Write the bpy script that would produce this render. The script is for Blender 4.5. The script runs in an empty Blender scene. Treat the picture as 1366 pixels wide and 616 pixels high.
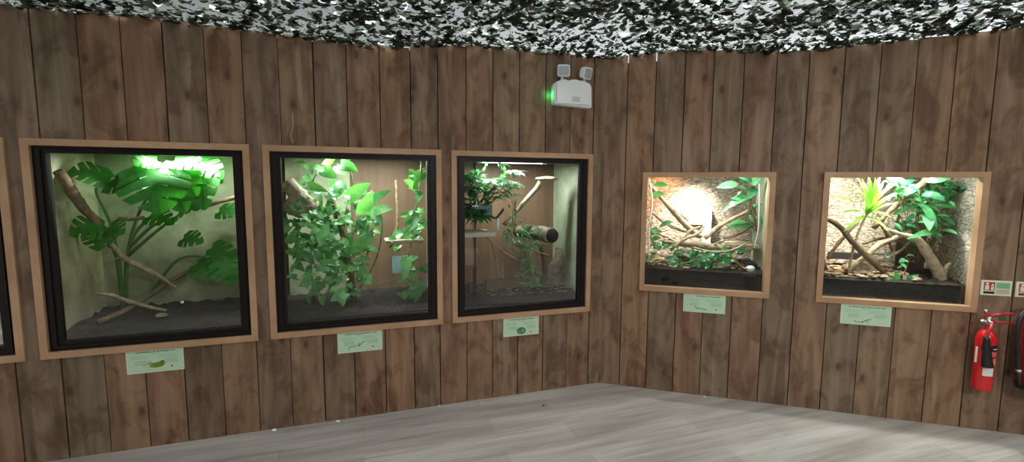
import bpy, math, random
import numpy as np
from mathutils import Vector, Matrix
C = bpy.context.scene
COL = C.collection
PI = math.pi
random.seed(7)
R = random.uniform

# ------------------------------------------------------------------ camera
PITCH, ROLL, EYE, FPX = 0.0998, 0.0056, 1.55, 622.9
cam_d = bpy.data.cameras.new('camera')
cam_d.sensor_width = 36.0
cam_d.lens = FPX / 1366 * 36
cam_d.clip_start = 0.03
cam = bpy.data.objects.new('camera', cam_d)
COL.objects.link(cam)
cam.matrix_world = Matrix.Translation((0, 0, EYE)) @ Matrix.Rotation(PI/2 - PITCH, 4, 'X') @ Matrix.Rotation(ROLL, 4, 'Z')
C.camera = cam

# ------------------------------------------------------------------ colour management
C.view_settings.view_transform = 'Standard'
C.view_settings.look = 'None'
C.view_settings.gamma = 1
C.view_settings.use_curve_mapping = False
C.view_settings.exposure = 0.0
C.cycles.use_denoising = True
C.cycles.max_bounces = 8
C.cycles.transparent_max_bounces = 12
C.cycles.sample_clamp_indirect = 6

# ------------------------------------------------------------------ sky above the netting
wd = bpy.data.worlds.new('sky'); C.world = wd; wd.use_nodes = True
nt = wd.node_tree; nt.nodes.clear()
def _n(t, **k):
    n = nt.nodes.new(t)
    for a, b in k.items(): setattr(n, a, b)
    return n
_out = _n('ShaderNodeOutputWorld'); _bg = _n('ShaderNodeBackground'); _tc = _n('ShaderNodeTexCoord')
_dot = _n('ShaderNodeVectorMath', operation='DOT_PRODUCT'); _dot.inputs[1].default_value = Vector((0.45, 0.88, 0.12)).normalized()   # overcast sky, brighter beyond the corner
_sep = _n('ShaderNodeSeparateXYZ'); _az = _n('ShaderNodeValToRGB'); _el = _n('ShaderNodeValToRGB'); _m = _n('ShaderNodeMath', operation='MULTIPLY'); _m2 = _n('ShaderNodeMath', operation='MULTIPLY')
def _stops(r, st):
    e = r.color_ramp.elements
    while len(e) < len(st): e.new(.5)
    for k, (p, v) in enumerate(st): e[k].position = p; e[k].color = (v, v, v, 1)
_stops(_az, [(.35, .36), (.75, .55), (.93, .95), (1.0, 1.0)])
_stops(_el, [(.12, .125), (.20, .107), (.26, .055), (.36, .042), (.50, .25), (.75, 1.0)])     # low band / plain / bright zenith
SKY = 14.0
nt.links.new(_tc.outputs['Generated'], _dot.inputs[0]); nt.links.new(_tc.outputs['Generated'], _sep.inputs[0])
nt.links.new(_dot.outputs['Value'], _az.inputs[0]); nt.links.new(_sep.outputs['Z'], _el.inputs[0])
nt.links.new(_az.outputs[0], _m.inputs[0]); nt.links.new(_el.outputs[0], _m.inputs[1]); nt.links.new(_m.outputs[0], _m2.inputs[0]); _m2.inputs[1].default_value = SKY
nt.links.new(_m2.outputs[0], _bg.inputs['Strength']); _bg.inputs['Color'].default_value = (0.92, 0.98, 1.0, 1)
nt.links.new(_bg.outputs[0], _out.inputs[0])

def area(name, loc, target, sx, sy, power, color=(1, 1, 1), spread=PI):
    l = bpy.data.lights.new(name, 'AREA'); l.shape = 'RECTANGLE'; l.size = sx; l.size_y = sy
    l.energy = power; l.color = color; l.spread = spread
    o = bpy.data.objects.new(name, l); COL.objects.link(o)
    o.location = loc
    o.rotation_euler = (Vector(target) - Vector(loc)).to_track_quat('-Z', 'Y').to_euler()
    return o
# added fill light out of view at the far left, brightening the room
area('entrance_daylight', (-3.95, -.35, 1.35), (1.6, 1.2, 0.9), 1.9, 2.0, 11, (1.0, 0.96, 0.90))
# two added fill panels, unseen behind the camera, tilted to brighten the display walls
FILL_PANELS = [((2.1, -1.0, 2.50), 52), ((.3, -1.4, 2.50), 5)]
for p_, w_ in FILL_PANELS: area('ceiling_panel_light', (p_[0]-.01, p_[1]+.035, p_[2]-.045), (p_[0]-.35, p_[1]+2.4, .95), 1.15, .55, w_, (1.0, .98, .94))

# ------------------------------------------------------------------ room frame of reference
CX, CY, AL, AR = 0.6852, 3.5409, 0.3204, 0.2852
O = Vector((CX, CY, 0))
UL = Vector((-math.cos(AL), -math.sin(AL), 0)); NL = Vector((-math.sin(AL), math.cos(AL), 0))
UR = Vector((math.cos(AR), -math.sin(AR), 0));  NR = Vector((math.sin(AR), math.cos(AR), 0))
def W(side, u, z, d=0.0):
    """point on a wall: u metres from the corner, z up, d metres behind the boards"""
    U, N = (UL, NL) if side == 'L' else (UR, NR)
    return O + U*u + N*d + Vector((0, 0, z))
def P(side, px, py, d=0.0):
    """point d metres behind a wall's boards along a line of sight, to size things from the photo"""
    U, N = (UL, NL) if side == 'L' else (UR, NR)
    X = (px-683)/FPX; Y = (py-308)/FPX
    c, s = math.cos(ROLL), math.sin(ROLL); X, Y = c*X+s*Y, -s*X+c*Y
    r = Vector((X, math.cos(PITCH) - Y*math.sin(PITCH), -math.sin(PITCH) - Y*math.cos(PITCH)))
    eye = Vector((0, 0, EYE))
    t = (O + N*d - eye).dot(N) / r.dot(N)
    return eye + r*t

# ------------------------------------------------------------------ object helpers
def tag(o, label=None, cat=None, group=None, kind=None):
    if label: o['label'] = label
    if cat: o['category'] = cat
    if group: o['group'] = group
    if kind: o['kind'] = kind
    return o
def thing(name, label, cat, loc=(0, 0, 0), group=None):
    o = bpy.data.objects.new(name, None); COL.objects.link(o)
    o.location = loc; o.empty_display_size = 0.1
    return tag(o, label, cat, group)

class MB:
    def __init__(self):
        self.v = []; self.f = []; self.sm = []; self.uv = None; self.mi = []
    def add(self, vs, fs, smooth=False, mi=0):
        b = len(self.v); self.v += [tuple(x) for x in vs]
        self.f += [tuple(b+i for i in f) for f in fs]; self.sm += [smooth]*len(fs); self.mi += [mi]*len(fs)
    def box8(self, p, mi=0):
        """p: eight corners, first four one face loop, next four the opposite loop"""
        self.add(p, [(3,2,1,0),(4,5,6,7),(0,1,5,4),(1,2,6,5),(2,3,7,6),(3,0,4,7)], mi=mi)
    def wbox(self, side, u0, u1, z0, z1, d0, d1, mi=0):
        self.box8([W(side,u0,z0,d0),W(side,u1,z0,d0),W(side,u1,z1,d0),W(side,u0,z1,d0),
                   W(side,u0,z0,d1),W(side,u1,z0,d1),W(side,u1,z1,d1),W(side,u0,z1,d1)], mi)
    def tube(self, pts, rad, seg=8, cap=True, wob=0.0, mi=0):
        pts = [Vector(p) for p in pts]; n = len(pts)
        if not hasattr(rad, '__len__'): rad = [rad]*n
        t0 = (pts[1]-pts[0]).normalized()
        a = t0.orthogonal().normalized(); vs = []; fs = []
        for i, p in enumerate(pts):
            t = (pts[min(i+1, n-1)] - pts[max(i-1, 0)]).normalized()
            a = (a - t*a.dot(t)); a = a.normalized() if a.length > 1e-6 else t.orthogonal().normalized()
            b = t.cross(a)
            for k in range(seg):
                w = rad[i]*(1 + (R(-wob, wob) if wob else 0)); th = 2*PI*k/seg
                vs.append(p + a*math.cos(th)*w + b*math.sin(th)*w)
        for i in range(n-1):
            for k in range(seg):
                fs.append((i*seg+k, i*seg+(k+1) % seg, (i+1)*seg+(k+1) % seg, (i+1)*seg+k))
        if cap: fs += [tuple(range(seg-1, -1, -1)), tuple((n-1)*seg+k for k in range(seg))]
        self.add(vs, fs, True, mi)
    def lathe(self, base, axis, prof, seg=24, mi=0):
        """prof: (distance along axis, radius)"""
        ax = Vector(axis).normalized(); a = ax.orthogonal().normalized(); b = ax.cross(a)
        vs = []; fs = []
        for (h, r) in prof:
            for k in range(seg):
                th = 2*PI*k/seg; vs.append(Vector(base)+ax*h+a*math.cos(th)*r+b*math.sin(th)*r)
        for i in range(len(prof)-1):
            for k in range(seg):
                fs.append((i*seg+k, i*seg+(k+1) % seg, (i+1)*seg+(k+1) % seg, (i+1)*seg+k))
        fs += [tuple(range(seg-1, -1, -1)), tuple((len(prof)-1)*seg+k for k in range(seg))]
        self.add(vs, fs, True, mi)
    def leaf(self, base, tip, width, nrm, kind='lance', bend=0.12, fold=0.15, curl=0.0, mi=0):
        base = Vector(base); tip = Vector(tip); ax = tip-base; L = ax.length
        if L < 1e-5: return
        x = ax/L; n = Vector(nrm); n = n - x*n.dot(x)
        n = n.normalized() if n.length > 1e-4 else x.orthogonal().normalized()
        y = n.cross(x); hw = width/2
        N = {'grass': 6, 'lance': 7, 'heart': 9, 'monstera': 56}[kind]
        cols = {'grass': (-1, 0, 1), 'lance': (-1, -.5, 0, .5, 1), 'heart': (-1, -.6, 0, .6, 1), 'monstera': (-1, -.72, -.4, -.12, 0, .12, .4, .72, 1)}[kind]
        vs = []; fs = []
        for i in range(N+1):
            t = i/N
            if kind == 'grass': w = min(1, .35+t*2.2)*(1-t**3)**.8
            elif kind == 'lance': w = math.sin(PI*min(1, t**0.8))**0.85
            elif kind == 'heart': w = max(0, math.sin(PI*(0.13+0.87*t)**0.62))**0.8 if t < 1 else 0
            else: w = max(0, math.sin(PI*(0.16+0.84*t)**0.62))**0.7 if t < 1 else 0
            for s in cols:
                ww = w; fwd = 0
                if kind == 'monstera':
                    ph = (t*3.9+.25) % 1.0
                    cut = abs(ph-.5)*2                     # 1 at the slit
                    if t > .12 and t < .88 and abs(s) > .5 and cut > .76: ww = w*(.40 if abs(s) > .9 else .52)
                    fwd = (abs(s)*ww)**1.4*hw*.45 - (0.25*hw if t < .02 and abs(s) > .3 else 0)
                elif kind == 'heart':
                    fwd = -abs(s)*max(0, .28-t)*L*.75
                lift = bend*L*math.sin(PI*t) - curl*L*t*t
                vs.append(base + x*(t*L+fwd) + y*(s*ww*hw) + n*(lift + abs(s)*ww*hw*fold))
        m = len(cols)
        for i in range(N):
            for k in range(m-1): fs.append((i*m+k, i*m+k+1, (i+1)*m+k+1, (i+1)*m+k))
        self.add(vs, fs, True, mi)
    def rock(self, c, sx, sy, sz, seed=0, flat=0.3, mi=0, rot=0):
        rnd = random.Random(seed); vs = []; fs = []; nu, nv = 9, 6
        for j in range(nv+1):
            ph = PI*j/nv
            for i in range(nu):
                th = 2*PI*i/nu + rot; k = 1+rnd.uniform(-.16, .16)
                z = math.cos(ph)*k; z = max(z, -flat)
                vs.append(Vector(c)+Vector((sx*math.sin(ph)*math.cos(th)*k, sy*math.sin(ph)*math.sin(th)*k, sz*(z+flat))))
        for j in range(nv):
            for i in range(nu): fs.append((j*nu+i, (j+1)*nu+i, (j+1)*nu+(i+1) % nu, j*nu+(i+1) % nu))
        self.add(vs, fs, False, mi)
    def build(self, name, mats, parent=None, origin=None, subsurf=0, bevel=0):
        o0 = Vector(parent_world(parent)) if parent is not None else Vector(origin if origin is not None else (0, 0, 0))
        me = bpy.data.meshes.new(name)
        me.from_pydata([(Vector(p)-o0)[:] for p in self.v], [], self.f)
        me.polygons.foreach_set('use_smooth', self.sm)
        if not isinstance(mats, (list, tuple)): mats = [mats]
        for m in mats: me.materials.append(m)
        me.polygons.foreach_set('material_index', self.mi)
        if self.uv:
            ul = me.uv_layers.new(name='UVMap')
            li = 0
            for f in self.f:
                for i in f: ul.data[li].uv = self.uv[i]; li += 1
        me.update()
        o = bpy.data.objects.new(name, me); COL.objects.link(o)
        if parent is not None: o.parent = parent
        else: o.location = o0
        if bevel:
            b = o.modifiers.new('bevel', 'BEVEL'); b.width = bevel; b.segments = 3; b.limit_method = 'ANGLE'
            for p in me.polygons: p.use_smooth = True
            b.harden_normals = False
        if subsurf:
            s = o.modifiers.new('sub', 'SUBSURF'); s.levels = subsurf; s.render_levels = subsurf
        return o
def parent_world(p):
    v = Vector((0, 0, 0))
    while p is not None: v += p.location; p = p.parent
    return v
def curve(pts, n=6):
    """Catmull-Rom through the points"""
    pts = [Vector(p) for p in pts]; out = []
    q = [pts[0]*2-pts[1]] + pts + [pts[-1]*2-pts[-2]]
    for i in range(1, len(q)-2):
        for k in range(n):
            t = k/n; a, b, c, d = q[i-1], q[i], q[i+1], q[i+2]
            out.append(0.5*((2*b)+(c-a)*t+(2*a-5*b+4*c-d)*t*t+(-a+3*b-3*c+d)*t**3))
    out.append(pts[-1]); return out

# ------------------------------------------------------------------ materials
def mat(name, color=(.5, .5, .5), rough=.6, metal=0, spec=.5, emit=None, es=0):
    m = bpy.data.materials.new(name); m.use_nodes = True
    b = m.node_tree.nodes['Principled BSDF']
    b.inputs['Base Color'].default_value = (*color, 1); b.inputs['Roughness'].default_value = rough
    b.inputs['Metallic'].default_value = metal; b.inputs['Specular IOR Level'].default_value = spec
    if emit: b.inputs['Emission Color'].default_value = (*emit, 1); b.inputs['Emission Strength'].default_value = es
    return m
def nd(m, t, **k):
    n = m.node_tree.nodes.new(t)
    for a, b in k.items(): setattr(n, a, b)
    return n
def lk(m, a, b): m.node_tree.links.new(a, b)
def ramp(m, fac, stops):
    r = nd(m, 'ShaderNodeValToRGB'); e = r.color_ramp.elements
    while len(e) < len(stops): e.new(0.5)
    for i, (p, c) in enumerate(stops): e[i].position = p; e[i].color = (*c, 1)
    lk(m, fac, r.inputs[0]); return r.outputs[0]
def noise(m, vec, scale, detail=4, rough=.55, dist=0):
    n = nd(m, 'ShaderNodeTexNoise'); n.inputs['Scale'].default_value = scale; n.inputs['Detail'].default_value = detail
    n.inputs['Roughness'].default_value = rough; n.inputs['Distortion'].default_value = dist
    if vec is not None: lk(m, vec, n.inputs['Vector'])
    return n.outputs['Fac']
def mapping(m, vec, scale=(1, 1, 1), rot=(0, 0, 0)):
    n = nd(m, 'ShaderNodeMapping'); n.inputs['Scale'].default_value = scale; n.inputs['Rotation'].default_value = rot
    lk(m, vec, n.inputs['Vector']); return n.outputs[0]
def mix(m, fac, a, b, blend='MIX'):
    n = nd(m, 'ShaderNodeMix', data_type='RGBA', blend_type=blend)
    for sock, val in ((n.inputs[0], fac), (n.inputs[6], a), (n.inputs[7], b)):
        if isinstance(val, bpy.types.NodeSocket): lk(m, val, sock)
        elif isinstance(val, (int, float)): sock.default_value = val
        else: sock.default_value = (*val, 1)
    return n.outputs[2]
def math_(m, op, a, b=0.0, c=0.0):
    n = nd(m, 'ShaderNodeMath', operation=op)
    for i, v in enumerate((a, b, c)):
        if isinstance(v, bpy.types.NodeSocket): lk(m, v, n.inputs[i])
        else: n.inputs[i].default_value = v
    return n.outputs[0]
def bump(m, h, strength=.3, dist=.01):
    n = nd(m, 'ShaderNodeBump'); n.inputs['Strength'].default_value = strength; n.inputs['Distance'].default_value = dist
    lk(m, h, n.inputs['Height']); lk(m, n.outputs[0], m.node_tree.nodes['Principled BSDF'].inputs['Normal'])
def base(m): return m.node_tree.nodes['Principled BSDF'].inputs['Base Color']

def plank_material():
    m = mat('stained_board', rough=.62, spec=.3)
    uv = nd(m, 'ShaderNodeUVMap').outputs[0]; at = nd(m, 'ShaderNodeAttribute', attribute_name='board'); rnd = at.outputs['Fac']
    g1 = noise(m, mapping(m, uv, (42, 1.5, 1)), 1.0, 6, .6, .6)
    g2 = noise(m, mapping(m, uv, (9, 0.9, 1)), 1.3, 3, .5, 1.2)
    bl = noise(m, mapping(m, uv, (7, 4, 1)), 1.0, 4, .6, .8)
    col = ramp(m, g2, [(0.25, (.15, .100, .068)), (.5, (.27, .188, .130)), (.78, (.41, .30, .215))])
    col = mix(m, math_(m, 'MULTIPLY', g1, .58), col, (.11, .066, .040))
    hue = ramp(m, rnd, [(0, (1.10, .90, .80)), (.25, (.78, .79, .75)), (.5, (1.0, .96, .90)), (.75, (1.15, 1.0, .84)), (1, (.84, .90, .84))])
    hue.node.color_ramp.interpolation = 'LINEAR'
    col = mix(m, 1.0, col, hue, 'MULTIPLY')
    dark = ramp(m, bl, [(.48, (1, 1, 1)), (.62, (.68, .62, .58)), (.8, (.5, .45, .4))])
    col = mix(m, 1.0, col, dark, 'MULTIPLY')
    pale = ramp(m, noise(m, mapping(m, uv, (11, 1.1, 1)), 1.0, 2, .5, .5), [(.62, (0, 0, 0)), (.72, (1, 1, 1))])
    col = mix(m, math_(m, 'MULTIPLY', pale, .38), col, (.42, .31, .22))
    # knots
    vo = nd(m, 'ShaderNodeTexVoronoi', voronoi_dimensions='2D'); vo.inputs['Scale'].default_value = 1.0; lk(m, mapping(m, uv, (6.5, 3.6, 1)), vo.inputs['Vector'])
    dist = vo.outputs['Distance']
    pick = math_(m, 'GREATER_THAN', nd_sep(m, vo.outputs['Color']), .72)
    core = ramp(m, dist, [(0.0, (1, 1, 1)), (.06, (.85, .85, .85)), (.13, (0, 0, 0))])
    halo = ramp(m, dist, [(0.10, (1, 1, 1)), (.34, (0, 0, 0))])
    col = mix(m, math_(m, 'MULTIPLY', math_(m, 'MULTIPLY', halo, pick), .45), col, (.12, .058, .034))
    col = mix(m, math_(m, 'MULTIPLY', math_(m, 'MULTIPLY', core, pick), .72), col, (.045, .024, .015))
    lk(m, col, base(m)); bump(m, g1, .45, .005)
    return m
def nd_sep(m, col):
    n = nd(m, 'ShaderNodeSeparateColor'); lk(m, col, n.inputs[0]); return n.outputs[0]
M_board = plank_material()

def wood(name, c0, c1, scale=(4, 4, 30), rough=.5, rot=(0, 0, 0)):
    m = mat(name, rough=rough, spec=.35); co = nd(m, 'ShaderNodeTexCoord').outputs['Object']
    g = noise(m, mapping(m, co, scale, rot), 1.0, 5, .6, .5); lk(m, ramp(m, g, [(.3, c0), (.7, c1)]), base(m)); bump(m, g, .1, .002); return m
M_oak = wood('light_oak', (.36, .21, .115), (.54, .34, .20), (3, 3, 3))
M_frame = mat('dark_brown_frame', (.010, .006, .006), .45, spec=.25)
M_black = mat('black_plastic', (.012, .012, .013), .4)
M_dark = mat('dark_backing', (.01, .008, .006), .9)
def glass_material():
    m = bpy.data.materials.new('window_glass'); m.use_nodes = True; t = m.node_tree; t.nodes.clear()
    o = t.nodes.new('ShaderNodeOutputMaterial'); mx = t.nodes.new('ShaderNodeMixShader'); tr = t.nodes.new('ShaderNodeBsdfTransparent')
    gl = t.nodes.new('ShaderNodeBsdfGlossy'); gl.inputs['Roughness'].default_value = 0.0; fr = t.nodes.new('ShaderNodeFresnel'); fr.inputs[0].default_value = 1.85
    tr.inputs[0].default_value = (.93, .97, .95, 1)
    t.links.new(fr.outputs[0], mx.inputs[0]); t.links.new(tr.outputs[0], mx.inputs[1]); t.links.new(gl.outputs[0], mx.inputs[2]); t.links.new(mx.outputs[0], o.inputs[0])
    return m
M_glass = glass_material()
def floor_material():
    m = mat('grey_plank_floor', rough=.38, spec=.45)
    co = mapping(m, nd(m, 'ShaderNodeTexCoord').outputs['Object'], (1, 1, 1), (0, 0, -AL))
    br = nd(m, 'ShaderNodeTexBrick'); lk(m, co, br.inputs['Vector']); br.offset = .37; br.inputs['Scale'].default_value = 1
    br.inputs['Brick Width'].default_value = 1.25; br.inputs['Row Height'].default_value = .19; br.inputs['Mortar Size'].default_value = .0012
    br.inputs['Mortar'].default_value = (.30, .28, .25, 1); br.inputs['Bias'].default_value = 0
    br.inputs['Color1'].default_value = (.37, .35, .32, 1); br.inputs['Color2'].default_value = (.47, .45, .41, 1)
    st = noise(m, mapping(m, co, (1.6, 26, 1)), 1.0, 6, .65, .8)
    st2 = noise(m, mapping(m, co, (.9, 7, 1)), 1.0, 3, .5, .4)
    c = mix(m, .75, br.outputs[0], ramp(m, st, [(.25, (.62, .6, .57)), (.5, (1, 1, 1)), (.75, (1.25, 1.25, 1.25))]), 'MULTIPLY')
    c = mix(m, .8, c, ramp(m, st2, [(.3, (.66, .60, .56)), (.65, (1.1, 1.1, 1.1))]), 'MULTIPLY')
    lk(m, c, base(m)); bump(m, st, .06, .003)
    return m
M_floor = floor_material()
def leafmat(name, c0, c1, tr=.35, rough=.35, tc=(1.35, 1.55, .75), sp=.45):
    m = mat(name, rough=rough, spec=sp); t = m.node_tree
    g = nd(m, 'ShaderNodeNewGeometry').outputs['Random Per Island']
    c = ramp(m, g, [(0, c0), (1, c1)])
    n = noise(m, nd(m, 'ShaderNodeTexCoord').outputs['Object'], 30, 2)
    c = mix(m, .35, c, ramp(m, n, [(.35, (.6, .6, .6)), (.65, (1.3, 1.3, 1.3))]), 'MULTIPLY')
    lk(m, c, base(m)); b = t.nodes['Principled BSDF']
    tl = t.nodes.new('ShaderNodeBsdfTranslucent'); cc = mix(m, 1, c, tc, 'MULTIPLY'); lk(m, cc, tl.inputs[0])
    mx = t.nodes.new('ShaderNodeMixShader'); mx.inputs[0].default_value = tr; out = t.nodes['Material Output']
    lk(m, b.outputs[0], mx.inputs[1]); lk(m, tl.outputs[0], mx.inputs[2]); lk(m, mx.outputs[0], out.inputs[0])
    return m
M_monstera = leafmat('monstera_leaf', (.02, .11, .025), (.05, .22, .035), .5, .45, (1.3, 2.2, .35), .25)
M_pothos = leafmat('pothos_leaf', (.05, .18, .07), (.16, .38, .13), .35)
M_bamboo = leafmat('narrow_leaf', (.03, .15, .06), (.10, .34, .14), .35)
M_palm = leafmat('palm_leaf', (.02, .11, .05), (.07, .28, .10), .35)
M_drac = leafmat('striped_leaf', (.16, .42, .05), (.42, .62, .14), .5)
M_ficus = leafmat('glossy_leaf', (.035, .17, .075), (.13, .38, .16), .35, .25)
M_stem = mat('green_stem', (.06, .16, .04), .5)
M_vinestem = mat('pale_stem', (.30, .34, .16), .5)
def barkmat(name, c0, c1, sc=30, bs=.8):
    m = mat(name, rough=.85, spec=.2); co = nd(m, 'ShaderNodeTexCoord').outputs['Object']
    n = noise(m, co, sc, 6, .65, .5); lk(m, ramp(m, n, [(.3, c0), (.7, c1)]), base(m)); bump(m, n, bs, .01); return m
M_bark_pale = barkmat('pale_driftwood', (.22, .16, .10), (.50, .40, .28))
M_bark = barkmat('brown_branch', (.09, .06, .035), (.25, .18, .11))
M_bark_dark = barkmat('dark_branch', (.035, .028, .02), (.11, .085, .06))
M_cork = barkmat('cork_bark', (.10, .08, .055), (.36, .30, .22), 22, 1.0)
M_soil = barkmat('dark_soil', (.008, .007, .006), (.04, .033, .027), 60)
M_chip = barkmat('wood_chip', (.20, .13, .07), (.52, .40, .27), 20)
def crackmat(name, c0, c1, sc, vs=9, ch=(.15, .1, .07), stretch=(1, 1, 1)):
    """cork bark slab: fissured plates"""
    m = mat(name, rough=.9, spec=.15); co = mapping(m, nd(m, 'ShaderNodeTexCoord').outputs['Object'], stretch)
    n = noise(m, co, sc, 5, .6, .6); v = nd(m, 'ShaderNodeTexVoronoi', feature='DISTANCE_TO_EDGE'); v.inputs['Scale'].default_value = vs
    ad = nd(m, 'ShaderNodeMixRGB'); ad.inputs[0].default_value = .18; lk(m, co, ad.inputs[1])
    nc = nd(m, 'ShaderNodeTexNoise'); nc.inputs['Scale'].default_value = 6; lk(m, co, nc.inputs['Vector']); lk(m, nc.outputs['Color'], ad.inputs[2]); lk(m, ad.outputs[0], v.inputs['Vector'])
    c = ramp(m, n, [(.3, c0), (.7, c1)]); e = ramp(m, v.outputs['Distance'], [(0, ch), (.09, (1, 1, 1))])
    lk(m, mix(m, 1, c, e, 'MULTIPLY'), base(m))
    h = math_(m, 'ADD', math_(m, 'MINIMUM', v.outputs['Distance'], .12), math_(m, 'MULTIPLY', n, .08)); bump(m, h, .9, .05)
    return m
M_wallcork = crackmat('pale_cork_slab', (.17, .14, .11), (.40, .34, .27), 40, 26, (.5, .45, .4), (1, 1, 1.9))
M_wallcork2 = crackmat('grey_cork_slab', (.13, .12, .10), (.38, .34, .28), 45, 22, (.55, .5, .45), (1, 1, 1.6))
def plaster(name, c0, c1, sc=3):
    m = mat(name, rough=.85, spec=.2); co = nd(m, 'ShaderNodeTexCoord').outputs['Object']
    n = noise(m, co, sc, 5, .6, .8); lk(m, ramp(m, n, [(.3, c0), (.68, c1)]), base(m)); bump(m, noise(m, co, 14, 5), .35, .02); return m
M_render = plaster('mottled_render', (.15, .17, .11), (.42, .43, .29))
M_render2 = plaster('pale_render', (.26, .30, .20), (.45, .48, .36), 4)
M_beige = plaster('beige_render', (.30, .27, .17), (.70, .65, .46), 2.6)
M_backwood = wood('brown_back_panel', (.11, .062, .036), (.18, .105, .065), (14, 14, 1.2), .6)
M_tube = mat('lit_tube', (1, 1, 1), .4, emit=(.92, 1, .96), es=9)
M_white = mat('white_plastic', (.86, .90, .90), .35)
M_lens = mat('frosted_lens', (.42, .47, .48), .25)
M_led = mat('green_led', (0, .5, .1), .3, emit=(.03, 1, .22), es=4)
M_red = mat('red_paint', (.62, .012, .018), .22, spec=.6)
M_reddark = mat('red_lever', (.5, .02, .03), .35)
M_steel = mat('brushed_steel', (.55, .55, .52), .3, metal=1)
M_label = mat('pale_label', (.72, .74, .72), .5)
M_text = mat('grey_print', (.25, .27, .27), .6)
M_sign = mat('pale_green_card', (.50, .70, .50), .45)
M_signedge = mat('cream_card_edge', (.72, .74, .56), .45)
M_sigtext = mat('dark_green_print', (.10, .22, .14), .6)
M_sigfaint = mat('faint_green_print', (.33, .50, .36), .6)

# ================================================================== SETTING
WIN = {  # opening (u0, u1, z0, z1) in each wall
 'L': [(3.47, 4.42, .604, 1.757), (2.38, 3.402, .604, 1.757), (1.242, 2.275, .604, 1.757), (.113, 1.139, .604, 1.757)],
 'R': [(.305, 1.145, .781, 1.624), (1.467, 2.318, .781, 1.624)]}
WIN['L'][0] = (3.503, 4.50, .604, 1.757)
SEAM = {'L': [0, .0919, .28, .4755, .6722, .8633, 1.0525, 1.2431, 1.4189, 1.6093, 1.8074, 1.9965, 2.1879, 2.3774, 2.5662, 2.7632, 2.9551, 3.1456, 3.3392],
        'R': [0, .1598, .3566, .5507, .7402, .9296, 1.1303, 1.3225, 1.5219, 1.72, 1.9131, 2.112, 2.3141, 2.5119]}
while SEAM['L'][-1] < 5.6: SEAM['L'].append(SEAM['L'][-1]+.195)
while SEAM['R'][-1] < 4.4: SEAM['R'].append(SEAM['R'][-1]+.198)
TOP = 2.47
EDGE_L = [(0, 2.475), (.3, 2.47), (.7, 2.47), (1.2, 2.455), (1.42, 2.42), (1.7, 2.40), (2.1, 2.415), (2.4, 2.43), (2.8, 2.44), (3.4, 2.435), (6, 2.45)]
EDGE_R = [(0, 2.475), (.5, 2.49), (.75, 2.48), (1.1, 2.435), (1.4, 2.44), (1.75, 2.455), (2.1, 2.47), (2.5, 2.49), (5, 2.49)]
def top_at(side, u): return float(np.interp(u, *zip(*(EDGE_L if side == 'L' else EDGE_R))))+.006
def wall(side, name):
    rnd = random.Random(5 if side == 'L' else 11)
    b = MB(); uv = []; att = []; S = SEAM[side]
    tints = {'R': [.55, .75, .35, 0.05, .95, .1, .3, .6, .3, .9, .8, .7, .55, .45]}.get(side, [])
    for i in range(len(S)-1):
        g0 = 0 if i == 0 else rnd.uniform(.0020, .0042); g1 = rnd.uniform(.0020, .0042)
        u0, u1 = S[i]+g0, S[i+1]-g1; off = (rnd.uniform(0, 50), rnd.uniform(0, 50)); rv = tints[i] if i < len(tints) else rnd.random()
        dd = rnd.uniform(-.002, .002) if i else 0
        cuts = sorted({u0, u1} | {c for w in WIN[side] for c in w[:2] if u0 < c < u1})
        for a, c in zip(cuts, cuts[1:]):
            mid = (a+c)/2; tp = top_at(side, mid)+rnd.uniform(-.006, .006); spans = [(0, tp)]
            for w in WIN[side]:
                if w[0] < mid < w[1]: spans = [(0, w[2]), (w[3], tp)]
            for (z0, z1) in spans:
                zz = [z0, z1]
                n0 = len(b.v); b.wbox(side, a, c, z0, z1, dd, .02)
                for k in range(8):
                    uu = (a, c, c, a)[k % 4]; vz = (z0, z0, z1, z1)[k % 4]
                    uv.append((uu-u0+off[0], vz+off[1])); att.append(rv)
    b.uv = uv
    o = b.build(name, [M_board]); tag(o, kind='structure')
    a = o.data.attributes.new('board', 'FLOAT', 'POINT'); a.data.foreach_set('value', att)
    # dark felt behind the boards
    k = MB(); L = S[-1]
    cuts = sorted({0, L} | {c for w in WIN[side] for c in w[:2]} | ({.10, .37} if side == 'R' else set()))
    for a_, c_ in zip(cuts, cuts[1:]):
        mid = (a_+c_)/2; top = 2.435 if side == 'R' and .1 < mid < .37 else top_at(side, mid)-.004; spans = [(0, top)]
        for w in WIN[side]:
            if w[0] < mid < w[1]: spans = [(0, w[2]), (w[3], top)]
            elif side == 'R' and .30 < mid < .37: spans = [(0, .781), (1.624, top)]
        for z0, z1 in spans: k.wbox(side, a_, c_, z0, z1, .021, .03)
    q = k.build('felt_backing', [M_dark], parent=o)
    return o
wall_left = wall('L', 'wall_left'); wall_right = wall('R', 'wall_right')
# floor
EL = W('L', SEAM['L'][-1], 0); ER = W('R', SEAM['R'][-1], 0)
BL = Vector((-3.7, -2.6, 0)); BR = Vector((4.4, -2.6, 0))
f = MB(); f.add([W('L', 0, 0, .02)+Vector((0, .02, 0)), EL+NL*.02, BL, BR, ER+NR*.02], [(0, 1, 2, 3, 4)])
f.v = [tuple(x) for x in f.v]; nb = len(f.v)
f.add([Vector(x)-Vector((0, 0, .1)) for x in f.v[:5]], [(4, 3, 2, 1, 0)])
tag(f.build('floor', [M_floor]), kind='structure')
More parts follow.
